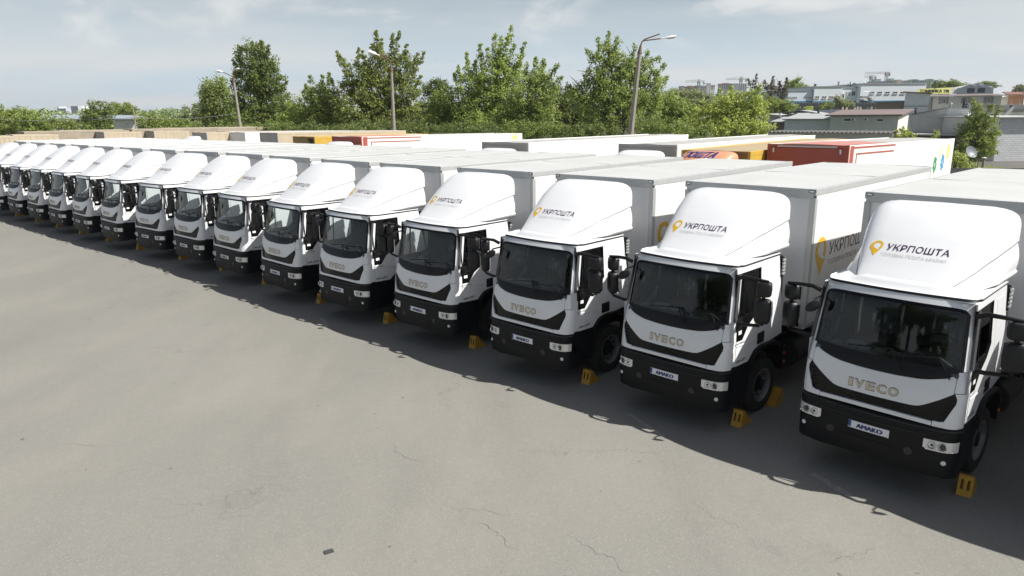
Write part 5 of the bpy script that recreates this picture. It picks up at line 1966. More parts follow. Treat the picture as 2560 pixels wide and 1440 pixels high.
# ------------------------------------------------------------------ buildings
BM = {
    'plaster_green': mat('grey_green_plaster', (.60, .635, .61), .9, noise=(.7, .16), streak=((2, 2, .2), .25, (.46, .49, .465))),
    'plaster_grey': mat('grey_plaster', (.60, .59, .575), .9, noise=(.8, .15)),
    'plaster_dark': mat('dark_render', (.52, .515, .50), .9, noise=(.6, .22), streak=((2, 2, .2), .3, (.40, .395, .385))),
    'cream': mat('cream_wall', (0.759, 0.724, 0.644), .85, noise=(.8, .12), streak=((3, 3, .3), .3, (.48, .44, .38))),
    'white_wall': mat('whitewashed_wall', (.66, .655, .63), .85, noise=(.7, .14), streak=((2.5, 2.5, .3), .35, (.42, .41, .38))),
    'cladding': mat('pale_blue_cladding', (0.728, 0.780, 0.820), .6, noise=(.3, .06)),
    'cladding2': mat('grey_blue_cladding', (0.660, 0.720, 0.810), .6, noise=(.3, .06)),
    'blue_band': mat('blue_plinth', (0.065, 0.221, 0.351), .6, noise=(.6, .2)),
    'roof_brown': mat('brown_metal_roof', (.21, .165, .155), .6, noise=(.8, .15), streak=((8, .4, 1), .3, (.25, .20, .19))),
    'roof_grey': mat('grey_slate_roof', (0.429, 0.436, 0.436), .8, noise=(.7, .2), streak=((.5, 6, 1), .35, (.24, .24, .24))),
    'roof_pale': mat('pale_metal_roof', (.38, .39, .39), .55, noise=(.7, .12)),
    'roof_red': mat('rust_red_roof', (.24, .115, .085), .75, noise=(.9, .25)),
    'roof_blue': mat('blue_grey_roof', (0.280, 0.322, 0.378), .7, noise=(.9, .2)),
    'dark': mat('dark_opening', (.02, .022, .025), .3),
    'frame': mat('white_window_frame', (.72, .72, .71), .5),
    'frame_dark': mat('dark_frame', (.10, .10, .10), .6),
    'metal': mat('galvanised', (.40, .41, .42), .5, .5, noise=(2, .15)),
    'sheet_fence': mat('grey_sheet_fence', (0.257, 0.263, 0.277), .7, noise=(1.5, .12)),
    'sign': mat('yellow_green_sign', (0.750, 0.780, 0.270), .6),
    'sign_pale': mat('pale_sign_end', (0.754, 0.754, 0.715), .6),
    'ink': mat('sign_lettering', (.035, .03, .025), .6),
    'ink_pink': mat('sign_faded_numerals', (.52, .30, .28), .6),
    'mansard_side': mat('ribbed_cream_cladding', (0.650, 0.643, 0.598), .6, noise=(.5, .1)),
    'mansard_front': mat('lilac_grey_cladding', (0.532, 0.560, 0.644), .6, noise=(.5, .08)),
    'orange_brick': mat('orange_brick_wall', (0.546, 0.286, 0.169), .85, noise=(1.0, .2)),
    'shutter': mat('grey_window_surround', (0.266, 0.266, 0.259), .8),
    'far_white': mat('far_white_block', (.70, .70, .68), .8), 'far_grey': mat('far_grey_block', (0.442, 0.468, 0.520), .8), 'far_red': mat('far_red_block', (.38, .19, .15), .8),
    'far_green': mat('far_green_tile', (0.286, 0.429, 0.351), .8), 'far_cream': mat('far_cream_block', (.62, .58, .50), .8),
    'crane': mat('crane_steel', (.30, .29, .30), .6),
}
PANE = mat('dark_pane', (.045, .05, .058), .12, noise=(.5, .3))


def block_mat(name, c1, c2, mortar, sx, sz, axis=0):
    m = bpy.data.materials.new(name)
    m.use_nodes = True
    t = m.node_tree
    b = t.nodes['Principled BSDF']
    b.inputs['Roughness'].default_value = .9
    tcn = t.nodes.new('ShaderNodeTexCoord')
    mp = t.nodes.new('ShaderNodeMapping')
    mp.inputs['Rotation'].default_value = (R(90), 0, 0)
    br = t.nodes.new('ShaderNodeTexBrick')
    t.links.new(tcn.outputs['Object'], mp.inputs[0])
    t.links.new(mp.outputs[0], br.inputs['Vector'])
    for k, v in (('Color1', c1), ('Color2', c2), ('Mortar', mortar)):
        br.inputs[k].default_value = (*v, 1)
    br.inputs['Scale'].default_value = 1
    br.inputs['Brick Width'].default_value = sx
    br.inputs['Row Height'].default_value = sz
    br.inputs['Mortar Size'].default_value = .022
    n = t.nodes.new('ShaderNodeTexNoise')
    n.inputs['Scale'].default_value = 1.1
    n.inputs['Detail'].default_value = 6
    t.links.new(tcn.outputs['Object'], n.inputs['Vector'])
    mx = t.nodes.new('ShaderNodeMix')
    mx.data_type = 'RGBA'
    mx.blend_type = 'MULTIPLY'
    mx.inputs[0].default_value = .18
    t.links.new(br.outputs['Color'], mx.inputs[6])
    t.links.new(n.outputs['Color'], mx.inputs[7])
    t.links.new(mx.outputs[2], b.inputs['Base Color'])
    bp = t.nodes.new('ShaderNodeBump')
    bp.inputs['Strength'].default_value = .6
    bp.inputs['Distance'].default_value = .03
    t.links.new(br.outputs['Fac'], bp.inputs['Height'])
    bp.invert = True
    t.links.new(bp.outputs[0], b.inputs['Normal'])
    return m


BM['block_blue'] = block_mat('grey_blue_blockwork', (.76, .80, .84), (.70, .74, .79), (.58, .61, .64), .50, .25)
BM['block_grey'] = block_mat('pale_grey_blockwork', (.68, .70, .72), (.60, .62, .63), (.46, .47, .48), .45, .22)
BM['brick_brown'] = block_mat('brown_brickwork', (.25, .18, .14), (.30, .21, .165), (.26, .23, .20), .26, .09)


class House:
    def __init__(self, name, label, px0, D, ang, px1, cat='building', group=None):
        self.p0 = at(px0, 288, D)
        self.p0.z = 0
        self.a = R(ang)
        p1 = on_line((self.p0.x, self.p0.y), ang, px1)
        self.w = (p1 - self.p0).length
        self.t = thing(name, label, cat, self.p0, self.a, group)
        self.ang = ang

    def lx(self, px, py=288):
        q = on_line((self.p0.x, self.p0.y), self.ang, px)
        return (q - self.p0).dot(Vector((math.cos(self.a), math.sin(self.a), 0)))

    def lz(self, px, py):
        q = on_line((self.p0.x, self.p0.y), self.ang, px)
        return at(px, py, q.y).z

    def wall(self, h0, h1, depth, m, name='wall', x0=0, x1=None, y=0):
        x1 = self.w if x1 is None else x1
        mb = MB()
        mb.prism([(x0, 0), (x1, 0), (x1, h1), (x0, h0)], 'y', y, y + depth)
        return mb.build(name, BM[m], self.t)

    def side(self, h, depth, m, x, th=.06, name='side_wall', hb=None):
        mb = MB()
        hb = h if hb is None else hb
        mb.prism([(0, 0), (depth, 0), (depth, hb), (0, h)], 'x', x, x + th)
        return mb.build(name, BM[m], self.t)

    def roof_mono(self, h0, h1, depth, rise, m, over=.3, th=.12, x0=0, x1=None):
        x1 = self.w if x1 is None else x1
        mb = MB()
        n = 1
        v = []
        for x, h in ((x0 - over, h0), (x1 + over, h1)):
            v += [(x, -over, h + .02), (x, depth + over, h + rise), (x, depth + over, h + rise + th), (x, -over, h + .02 + th)]
        mb.add(v, [(0, 1, 2, 3), (7, 6, 5, 4), (0, 4, 5, 1), (1, 5, 6, 2), (2, 6, 7, 3), (3, 7, 4, 0)])
        return mb.build('roof', BM[m], self.t)

    def window(self, px0, px1, py0, py1, mull=1, frame='frame', y=-.0, sill=True, pane=None):
        xa, xb = self.lx(px0), self.lx(px1)
        pm = (px0 + px1) / 2
        zb, za = self.lz(pm, py0), self.lz(pm, py1)
        fw = max(.05, (xb - xa) * .045)
        mb = MB()
        for a, b, c, d in ((xa, xb, za, za + fw), (xa, xb, zb - fw, zb), (xa, xa + fw, za, zb), (xb - fw, xb, za, zb)):
            mb.box(a, b, y - .05, y + .03, c, d)
        for k in range(mull):
            xm = xa + (xb - xa) * (k + 1) / (mull + 1)
            mb.box(xm - fw / 2, xm + fw / 2, y - .045, y + .03, za, zb)
        f = mb.build('window', BM[frame], self.t)
        mb = MB()
        mb.box(xa + fw * .5, xb - fw * .5, y - .02, y + .02, za + fw * .5, zb - fw * .5)
        mb.build('pane', pane or PANE, f)
        if sill:
            mb = MB()
            mb.box(xa - .08, xb + .08, y - .14, y + .02, za - .08, za - .01)
            mb.build('sill', BM[frame], f)
        return f

    def box(self, name, m, px0, px1, py0, py1, y0, y1):
        xa, xb = self.lx(px0), self.lx(px1)
        pm = (px0 + px1) / 2
        mb = MB()
        mb.box(xa, xb, y0, y1, self.lz(pm, py1), self.lz(pm, py0))
        return mb.build(name, BM[m] if isinstance(m, str) else m, self.t)


def pipe(label, px, py0, py1, D, r=.10, m='dark', name='chimney_pipe', cap=True, cat='pipe', z0=None):
    a, b = at(px, py1, D), at(px, py0, D)
    mb = MB()
    za = a.z if z0 is None else z0
    mb.tube([(b.x, D, za), (b.x, D, b.z)], r, 8)
    if cap:
        mb.lathe([(r * 1.7, .0), (r * 1.2, r * 1.2), (.001, r * 1.6)], (b.x, D, b.z + r * .6), 'z', 8)
    return tag(mb.build(name, BM[m]), label, cat)


# grey green garage with air conditioners, and its blockwork neighbour
h = House('garage', 'grey green plastered garage with two air conditioners and a brown roof', 2076, 76, -36, 2246)
hz_ = h.lz(2160, 290)
h.wall(hz_, hz_, 7, 'plaster_green')
h.side(hz_ - .05, 7, 'cream', h.w, .05, hb=hz_ + .5)
h.roof_mono(hz_, hz_, 7, .55, 'roof_brown', .45)
h.window(2110.5, 2129, 296, 303, 0)
h.window(2192.5, 2210.5, 296.5, 304, 0)
for px, lb in ((2131.5, 'a'), (2163, 'b')):
    b_ = h.box('air_conditioner', MATS.get('ac_white') or mat('ac_white', (.82, .82, .80), .5), px, px + 9, 296, 302, -.35, -.02)
    mb = MB()
    xa = h.lx(px + 3.4)
    zc_ = h.lz(px + 3.4, 299)
    mb.lathe([(.001, -.37), (.095, -.37), (.095, -.34)], (xa, 0, zc_), 'y', 14)
    mb.build('fan_grille', BM['dark'], b_)
for px, py, s in ((2250.5, 330, 0),):
    pass
h2 = House('garage', 'low blockwork garage with a pale metal roof left of the plastered one', 1963, 80, -36, 2075)
z2 = h2.lz(2020, 300)
h2.wall(z2, z2, 6, 'block_blue')
h2.roof_mono(z2, z2, 6, .55, 'roof_pale', .25)
h3 = House('garage', 'brown rendered garage with a pale roof beside the bright maple', 1932, 82, -36, 1962)
z3 = h3.lz(1948, 307)
h3.wall(z3, z3, 5, 'brick_brown')
h3.roof_mono(z3, z3, 5, .5, 'roof_pale', .2)
# corrugated shed roof running along in front
p0 = at(1925, 330, 66)
p1 = on_line((p0.x, p0.y), -36, 2238)
Ls = (p1 - Vector((p0.x, p0.y, 0))).length
t = thing('lean_to_shed', 'long dark shed with a wavy asbestos roof edge below the garages', 'shed', (p0.x, p0.y, 0), R(-36))
zs = p0.z + .02
mb = MB()
mb.grid(lambda x, y: Vector((x, y, zs + .055 * math.sin(x * 2 * PI / .36) + y * .02)), lin(0, Ls, int(Ls / .06)), [-.3, 3.0])
mb.build('roof', mat('dark_asbestos', (.10, .10, .10), .9, noise=(1, .3)), t)
mb = MB()
mb.box(0, Ls, .05, .2, 0, zs - .05)
mb.build('wall', BM['plaster_dark'], t)
# gabled shed
h = House('shed', 'gabled shed, half smooth grey plaster and half bare blocks', 2276, 84, -34, 2420)
xr = h.lx(2372)
zl, zr, zm = h.lz(2281, 288), h.lz(2420, 273), h.lz(2372, 269.5)
xb = h.lx(2366)
mb = MB()
mb.prism([(0, 0), (xb, 0), (xb, zl + (zm - zl) * xb / xr), (0, zl)], 'y', 0, 9)
mb.build('wall', BM['plaster_dark'], h.t)
mb = MB()
mb.prism([(xb + .01, 0), (h.w, 0), (h.w, zr), (xr, zm), (xb + .01, zl + (zm - zl) * xb / xr)], 'y', .02, 9)
mb.build('block_wall', BM['block_grey'], h.t)
mb = MB()
mb.prism([(-.2, zl + .02), (xr, zm + .03), (h.w + .3, zr + .02), (h.w + .3, zr + .14), (xr, zm + .15), (-.2, zl + .14)], 'y', -.2, 9.2)
mb.build('roof', BM['roof_pale'], h.t)
h.box('lean_to_roof', 'roof_grey', 2276, 2400, 333, 336, -4, -.05)
h.box('lean_to_wall', 'dark', 2282, 2398, 337, 400, -3.5, -.06)
for px, y0, y1, lb, m in ((2376.5, 262, 270, 'short pale flue at the ridge of the gabled shed', 'metal'), (2410.5, 251, 270, 'tall black flue on the gabled shed roof', 'dark'), (2415.5, 264, 270, 'short dark flue beside the tall black one', 'dark'),
                          (2422.5, 262, 271, 'pale flue right of the dark flues', 'metal'), (2289.5, 275, 285, 'black flue at the left eave of the gabled shed', 'dark')):
    pipe(lb, px, y0, y1, 83 - (px - 2276) * .055, .11, m, 'flue_pipe')
# halls behind at left with low roofs
h = House('hall', 'low hall with grey roof sheets and a rust red strip behind the garages', 1926, 104, -30, 2100)
zl, zm, zr = h.lz(1935, 287), h.lz(2000, 277), h.lz(2090, 290)
xm = h.lx(2000)
h.wall(zl, zr, 12, 'plaster_dark')
mb = MB()
mb.prism([(-.3, zl), (xm, zm), (h.w + .3, zr - .2), (h.w + .3, zr - .1), (xm, zm + .1), (-.3, zl + .1)], 'y', -.3, 9)
mb.build('roof', BM['roof_pale'], h.t)
mb = MB()
mb.prism([(xm + 3, zm - .4), (h.w + 3, zr - .1), (h.w + 3, zr), (xm + 3, zm - .3)], 'y', 9.1, 16)
mb.build('rear_roof', BM['roof_red'], h.t)
h = House('shed', 'small shed with a dipped grey roof left of the pale roofed garage', 1915, 92, -36, 1995)
zl, zm = h.lz(1917, 286), h.lz(1963, 290)
h.wall(zl - .4, zm - .2, 6, 'plaster_dark')
mb = MB()
xm = h.lx(1955)
mb.prism([(-.3, zl), (xm, zm), (h.w, zm + .25), (h.w, zm + .35), (xm, zm + .1), (-.3, zl + .1)], 'y', -.3, 6)
mb.build('roof', BM['roof_grey'], h.t)
pipe('grey flue standing between the pale garage roofs', 1951, 288, 297, 84, .12, 'metal', 'flue_pipe')
pipe('dark flue on the low hall roof', 2046.5, 276, 292, 92, .13, 'dark', 'flue_pipe')
pipe('pale thin flue at the low hall roof end', 1987, 286, 293, 94, .08, 'metal', 'flue_pipe')
h = House('shed', 'grey blue sheet shed between low hall and brown wall', 2050, 116, -20, 2098)
h.wall(h.lz(2070, 275), h.lz(2090, 273.5), 5, 'cladding2')
h = House('wall', 'low dark brick wall under the factory fence', 2100, 112, -22, 2148, cat='wall')
h.wall(h.lz(2105, 275), h.lz(2145, 275), .4, 'brick_brown')
h = House('wall', 'low cream wall with pale posts under the factory fence', 2148, 111, -22, 2196, cat='wall')
h.wall(h.lz(2150, 277), h.lz(2190, 277), .4, 'white_wall')
for i, px in enumerate(range(2108, 2196, 9)):
    hh = random.uniform(2, 5)
    if i % 4 == 2:
        continue
    pipe(ORD[1 + i].replace('nearest', 'first') + ' pale stone post from the left below the factory fence', px + random.uniform(-2, 2), 271 - hh, 277, 113, .14, 'cream', 'stone_post', False, 'post')['group'] = 'pale stone posts below the factory fence'
h = House('brick_store', 'brown brick store with a flat dark roof left of the blue block house', 2190, 106, -26, 2257)
zl, zr = h.lz(2195, 257), h.lz(2254, 254.5)
h.wall(zl, zr, 7, 'brick_brown')
h.roof_mono(zl, zr, 7, .1, 'frame_dark', .35, .10)
# blue block house
h = House('block_house', 'two storey grey blue block house with a white narrow side', 2257, 104, -30, 2318)
zl, zr = h.lz(2260, 231), h.lz(2317, 235)
h.wall(zl, zr, 8, 'block_blue')
h.side(zr, 8, 'white_wall', h.w, .06)
h.roof_mono(zl, zr, 8, .15, 'roof_red', .3, .12)
h.box('string_course', 'frame_dark', 2257, 2318, 264.6, 265.6, -.06, .0)
mb = MB()
for yy in (1.6, 4.2):
    for zz in (zr - 2.4,):
        mb.box(h.w + .05, h.w + .09, yy, yy + .7, zz, zz + 1.4)
mb.build('side_window', PANE, h.t)
# long plastered house
h = House('long_house', 'long grey plastered house with a red brown roof and three shuttered windows', 2327, 108, -26, 2497)
zl, zr = h.lz(2335, 242), h.lz(2490, 239.5)
h.wall(zl, zr, 9, 'plaster_grey')
h.side(zr, 9, 'cream', h.w, .06)
h.roof_mono(zl, zr, 9, .42, 'roof_brown', .5, .07)
for px0, px1 in ((2350, 2359), (2405, 2414), (2461.5, 2471)):
    h.box('window_surround', 'shutter', px0 - 8, px1 + 7, 244 if px0 < 2400 else 243.5 if px0 < 2450 else 242.5, 259.5 if px0 < 2400 else 258.5 if px0 < 2450 else 257.5, -.04, -.01)
    h.window(px0, px1, 246.5 if px0 < 2400 else 245.5 if px0 < 2450 else 244.5, 258.8 if px0 < 2400 else 257.5 if px0 < 2450 else 257, 1, y=-.05)
h = House('brick_house', 'small orange brick house right of the long plastered house', 2514, 112, -30, 2552)
h.wall(h.lz(2520, 238), h.lz(2548, 239), 8, 'orange_brick')
h.side(h.lz(2548, 239), 8, 'brick_brown', h.w, .06)
h.window(2522.5, 2526.5, 249, 260, 0)
h.window(2543, 2547, 249, 260, 0)
h.roof_mono(h.lz(2520, 238), h.lz(2548, 239), 8, .6, 'roof_red', .3)
h = House('cream_annex', 'cream brick annex between long house and orange brick house', 2497, 106, -20, 2514)
h.wall(h.lz(2500, 243), h.lz(2512, 240), 6, 'cream')
h = House('low_house', 'low grey flat roofed house with a white terrace rail, far right', 2496, 92, -18, 2575)
zt_ = h.lz(2530, 265)
h.wall(zt_, zt_, 8, 'plaster_grey')
h.roof_mono(zt_, zt_, 8, .05, 'roof_grey', .4, .14)
h.box('porch_roof', 'roof_pale', 2498, 2560, 274, 277, -3.5, -.1)
h = House('terrace_fence', 'white terrace railing above the far right block wall', 2500, 82, -15, 2575, cat='fence')
za, zb = h.lz(2530, 290), h.lz(2530, 281)
mb = MB()
mb.box(0, h.w, 0, .08, zb - .1, zb)
mb.box(0, h.w, .02, .06, za - .3, za + .05)
mb.build('rail', BM['white_wall'], h.t)
for k in range(14):
    mb = MB()
    mb.box(h.w * k / 13 - .05, h.w * k / 13 + .05, 0, .09, za - .3, zb)
    mb.build('baluster', BM['white_wall'], h.t)
mb = MB()
mb.prism([(h.lx(2505), za), (h.lx(2518), za), (h.lx(2530), zb + .6), (h.lx(2524), zb + .6)], 'y', -.4, -.05)
mb.build('stair_parapet', BM['white_wall'], h.t)
pipe('black flue pipe beside the white stair parapet', 2527.5, 263, 282, 84, .13, 'dark', 'flue_pipe', False)
# block wall building at the right edge
h = House('block_building', 'tall grey block wall building cut by the right edge', 2503, 73, 2, 2640)
zt_ = h.lz(2530, 294)
h.wall(zt_, zt_, 9, 'block_grey')
h.side(zt_, 9, 'white_wall', -.07, .06)
h.roof_mono(zt_, zt_, 9, .05, 'plaster_green', .5, .10)
# factory
h = House('factory', 'long pale blue and white factory with small windows and a blue plinth', 1966, 165, 3, 2298)
secs = [(1966, 2026.5, 226.5, 'cladding2', 0), (2027, 2096, 217.5, 'cladding', -.6), (2096.5, 2137, 219.5, 'cladding', .3), (2138, 2298, 210.5, 'cladding', -1.2)]
for a, b, yt, m, yo in secs:
    xa, xb = h.lx(a), h.lx(b)
    z_ = h.lz((a + b) / 2, yt)
    mb = MB()
    mb.box(xa, xb, yo, 16, 0, z_)
    mb.build('hall_wall', BM[m], h.t)
    mb = MB()
    mb.box(xa - .1, xb + .1, yo - .15, 16.1, z_, z_ + .18)
    mb.build('parapet_cap', BM['metal'], h.t)
    mb = MB()
    mb.box(xa, xb, yo - .08, yo, h.lz((a + b) / 2, 257), h.lz((a + b) / 2, 251.5 if a > 2100 else 252.5))
    mb.build('plinth_band', BM['blue_band'], h.t)
for px in (1968, 1972, 1977, 1981.5, 1986, 2006, 2011, 2016, 2021):
    h.window(px, px + 3, 241.5, 246.5, 0, 'frame', 0, False)
for px in (2030.5, 2048, 2065, 2083):
    h.window(px, px + 10.5, 240.5, 245.5, 1, 'frame', -.6)
for px, y0, y1, w_ in ((2100, 234.5, 245, 7.5), (2111, 229, 240, 3.5), (2117.5, 229, 240, 3.5), (2125, 228.5, 239.5, 9)):
    h.window(px, px + w_, y0, y1, 1, 'frame', .3, False)
for px in (2161, 2180, 2199, 2218, 2236.5):
    h.window(px, px + 11.5, 229.3, 235, 1, 'frame', -1.2)
mb = MB()
xa, xb, xc = h.lx(2136), h.lx(2152), h.lx(2165)
za, zb = h.lz(2145, 241), h.lz(2165, 253)
mb.prism([(xa, za), (xb, za), (xc, zb), (xc, zb - .4), (xb, za - .4), (xa, za - .4)], 'y', -2.6, -1.4)
mb.build('stair', BM['metal'], h.t)
mb = MB()
mb.tube([(xa, -2.6, za + 1), (xb, -2.6, za + 1), (xc, -2.6, zb + 1)], .05, 5)
for q in (0, .5, 1):
    mb.tube([(xb + (xc - xb) * q, -2.6, za + (zb - za) * q), (xb + (xc - xb) * q, -2.6, za + (zb - za) * q + 1)], .04, 5)
mb.build('stair_rail', BM['metal'], h.t)
for px, y0, y1, w_, m in ((2046.5, 210.5, 218, 3, 'frame_dark'), (2064.5, 215.5, 218, 2.4, 'cladding2'), (2105, 203.5, 219, 2.2, 'metal'), (2129, 207, 219, .7, 'frame_dark'), (2134.3, 203, 219, 1.1, 'frame_dark'), (2145, 208, 211, 3, 'frame_dark'), (2170.5, 206, 211, 3, 'far_white'), (2116.5, 213, 227, .6, 'orange_brick')):
    xa, z0_, z1_ = h.lx(px), h.lz(px, y1), h.lz(px, y0)
    r_ = w_ / FPX * 160
    mb = MB()
    mb.tube([(xa, 3, z0_ - .3), (xa, 3, z1_)], r_, 10)
    if w_ > 2:
        mb.lathe([(r_ * 1.35, 0), (r_ * 1.35, r_ * .3), (.001, r_ * .9)], (xa, 3, z1_), 'z', 10)
        mb.lathe([(r_ * 1.25, 0), (r_ * 1.25, r_ * .4)], (xa, 3, z0_ + .1), 'z', 10)
    mb.build('roof_vent', BM[m], h.t)
# factory fence of sheets
h = House('sheet_fence', 'long dark grey sheet fence in front of the factory', 1985, 134, -10, 2262, cat='fence')
n = 34
for k in range(n):
    a, b = h.w * k / n, h.w * (k + 1) / n
    mb = MB()
    z1_ = h.lz(1985 + (2262 - 1985) * k / n, 256.5)
    v = lin(a + .04, b - .04, 8)
    mb.grid(lambda x, z: Vector((x, .03 * ((int((x - a) / (b - a) * 8)) % 2), z)), v, [.2, z1_])
    mb.build('fence_sheet', BM['sheet_fence'], h.t)
for k in range(n + 1):
    mb = MB()
    a = h.w * k / n
    mb.box(a - .05, a + .05, -.06, .0, 0, h.lz(1985 + (2262 - 1985) * k / n, 256))
    mb.build('fence_post', BM['frame_dark'], h.t)
# billboard
h = House('billboard', 'yellow green roof billboard with dark Cyrillic lettering and a pale end', 2288, 126, 6, 2386, cat='billboard')
za, zb = h.lz(2338, 234.5), h.lz(2338, 219.5)
mb = MB()
mb.prism([(0, za), (h.lx(2369), za), (h.lx(2369), zb + .05), (0, zb - .2)], 'y', 0, .12)
mb.build('sign_board', BM['sign'], h.t)
mb = MB()
mb.prism([(h.lx(2369) + .02, za), (h.lx(2371), za), (h.lx(2386), zb + .08), (h.lx(2369) + .02, zb + .05)], 'y', 0, .12)
mb.build('sign_end', BM['sign_pale'], h.t)
mb = MB()
fn = lambda a, b: Vector((a, -.012, b))
put_fat(mb, 'ТОМИЙКА TIR', fn, (0, -1, 0), h.lx(2291), h.lx(2366), h.lz(2338, 231.5), h.lz(2338, 223.5), .055, 1)
mb.build('sign_lettering', BM['ink'], h.t)
mb = MB()
put_text(mb, '24', fn, h.lx(2370.5), h.lx(2379), h.lz(2375, 227), h.lz(2375, 221), .0, 1)
mb.build('sign_numerals', BM['ink_pink'], h.t)
mb = MB()
for px in (2296, 2320, 2345, 2366):
    xx = h.lx(px)
    mb.box(xx - .08, xx + .08, .12, .25, 0, zb - .2)
mb.build('sign_legs', BM['frame_dark'], h.t)
# mansard hall
h = House('mansard_hall', 'mansard roofed hall with a lilac grey gable and ribbed cream flank', 2384, 136, -24, 2474)
zb = h.lz(2430, 232.5)
gp = [(2384, 232.5), (2393, 219), (2408, 212.5), (2430, 207.5), (2452, 211.5), (2472, 216), (2474.5, 233)]
poly = [(h.lx(a), h.lz(a, b)) for a, b in gp]
mb = MB()
mb.prism([(poly[0][0], 0)] + poly + [(poly[-1][0], 0)], 'y', 0, .3)
mb.build('gable_wall', BM['mansard_front'], h.t)
for a, b, y0, y1 in ((2409, 2427, 220.5, 232.5), (2435, 2453.5, 219.5, 231.5)):
    h.window(a, b, y0, y1, 1, 'frame_dark', 0, False)
for px, py in ((2421, 213.5), (2440.5, 213), (2465.5, 219.5)):
    h.box('gable_lamp', 'frame', px - 2.5, px + 3.5, py - 1.6, py + 1.8, -.5, -.02)
dep = 34.0
for k, (m, nm) in enumerate((('dark', 'roof_slope'), ('mansard_side', 'roof_slope'), ('mansard_side', 'roof_slope'), ('mansard_side', 'roof_slope'), ('mansard_side', 'roof_slope'), ('mansard_side', 'flank'))):
    p, q = poly[k], poly[k + 1]
    mb = MB()
    mb.add([(p[0], .3, p[1]), (q[0], .3, q[1]), (q[0], dep, q[1]), (p[0], dep, p[1])], [(0, 1, 2, 3)])
    mb.build(nm, BM[m], h.t)
xq, zq0, zq1 = poly[-1][0], poly[-1][1], poly[-2][1]
mb = MB()
mb.add([(xq, .3, 0), (xq, dep, 0), (xq, dep, zq0), (xq, .3, zq0)], [(0, 1, 2, 3)])
mb.build('flank_wall', BM['orange_brick'], h.t)
for k in range(11):
    y = 2.5 + k * 2.6
    mb = MB()
    mb.add([(xq + .03, y, zq0 + .35), (xq + .03, y + .55, zq0 + .35), (poly[-2][0] + .06, y + .55, zq1 - .35), (poly[-2][0] + .06, y, zq1 - .35)], [(0, 1, 2, 3)])
    mb.build('flank_window', PANE, h.t)
mb = MB()
c = at(2541, 240, 118)
mb.tube([(at(2534, 270, 118).x, 118, 0), (at(2544, 212, 118).x, 118, at(2544, 212, 118).z)], [.16, .11], 7)
tp = at(2543, 217, 118)
mb.box(tp.x - .7, tp.x + .7, 117.9, 118.1, tp.z - .1, tp.z + .05)
tag(mb.build('utility_pole', mat('old_wood', (.20, .17, .14), .9)), 'leaning wooden utility pole at the right edge', 'pole')

# left building
h = House('storage_building', 'long white building with a blue grey roof behind bushes at left', 84, 112, 8, 338)
z1_ = h.lz(300, 301.5)
h.wall(z1_ - .0, z1_, 10, 'white_wall')
h.box('eaves_board', 'cladding2', 128, 338, 296.5, 301.5, -.3, .0)
mb = MB()
zr_ = h.lz(250, 285)
mb.add([(-1, -.6, h.lz(250, 297)), (h.w + .4, -.6, h.lz(330, 296.5)), (h.w - 2.5, 5, zr_ - .2), (-1, 5, zr_), (-1, 10.6, h.lz(250, 297)), (h.w + .4, 10.6, h.lz(330, 296.5))], [(0, 1, 2, 3), (3, 2, 5, 4), (1, 5, 2)])
mb.build('roof', BM['roof_blue'], h.t)
h.window(312, 316, 307, 313, 0)

# ------------------------------------------------------------------ far blocks and cranes
def block(label, px0, px1, ytop, ybot, D, m, rows=0, cols=0, depth=14, cap=None, name='apartment_block', group='apartment blocks on the horizon', top=None):
    h = House(name, label, px0, D, -12, px1, group=group)
    z1_ = h.lz((px0 + px1) / 2, ytop)
    mb = MB()
    mb.box(0, h.w, 0, depth, 0, z1_)
    mb.build('wall', BM[m], h.t)
    if cap:
        mb = MB()
        mb.box(-.3, h.w + .3, -.3, depth + .3, z1_, z1_ + 1.0)
        mb.build('roof_edge', BM[cap], h.t)
    if top:
        xa, xb = h.lx(top[0]), h.lx(top[1])
        mb = MB()
        mb.box(xa, xb, 1, depth - 1, z1_, h.lz((top[0] + top[1]) / 2, top[2]))
        mb.build('roof_house', BM[top[3]], h.t)
    z0_ = h.lz((px0 + px1) / 2, ybot)
    for r in range(rows):
        for c in range(cols):
            a = h.w * (c + .28) / cols
            b = h.w * (c + .72) / cols
            zz = z0_ + (z1_ - z0_) * (r + .3) / rows
            mb = MB()
            mb.box(a, b, -.12, .02, zz, zz + (z1_ - z0_) / rows * .48)
            mb.build('window', PANE, h.t)
    return h


block('small pale far block left of the reddish one', 1694, 1707, 215, 224, 760, 'far_grey', 2, 3)
block('reddish brown far block under the left crane', 1707, 1733, 216, 226, 740, 'far_red', 3, 5, top=(1715, 1729, 214, 'far_red'))
block('grey unfinished far block beneath the left crane mast', 1733, 1748, 213.5, 238, 720, 'far_grey', 6, 4)
block('white gridded far tower right of the left crane', 1748, 1764, 213.5, 238, 700, 'far_white', 8, 5)
block('taller white far tower joined to the gridded one', 1764, 1773, 208, 238, 705, 'far_white', 9, 2, top=(1757, 1767, 209, 'far_grey'))
block('low white far block with a dark red edge', 1774, 1783, 215.5, 222, 730, 'far_white', 2, 3, cap='far_red')
block('wide white far block with a grey roof house between the cranes', 1793, 1826, 212, 224, 650, 'far_white', 3, 6, cap='far_red', top=(1803, 1818, 207, 'far_grey'))
block('grey sided far block below the right crane', 1826, 1840, 208.5, 232, 640, 'far_grey', 0, 0)
block('white end of the far block below the right crane', 1840, 1862, 208.5, 232, 645, 'far_white', 6, 4)
block('cream far block seen between the thin dark trees', 1884, 1900, 222, 245, 600, 'far_white', 4, 3)
block('small yellowish far block between the thin trees', 1929, 1938, 214.5, 226, 640, 'far_cream', 3, 2)
block('stepped grey green far block behind the factory, left part', 2168, 2200, 203, 214, 620, 'far_grey', 3, 7, top=(2178, 2193, 197.5, 'far_green'))
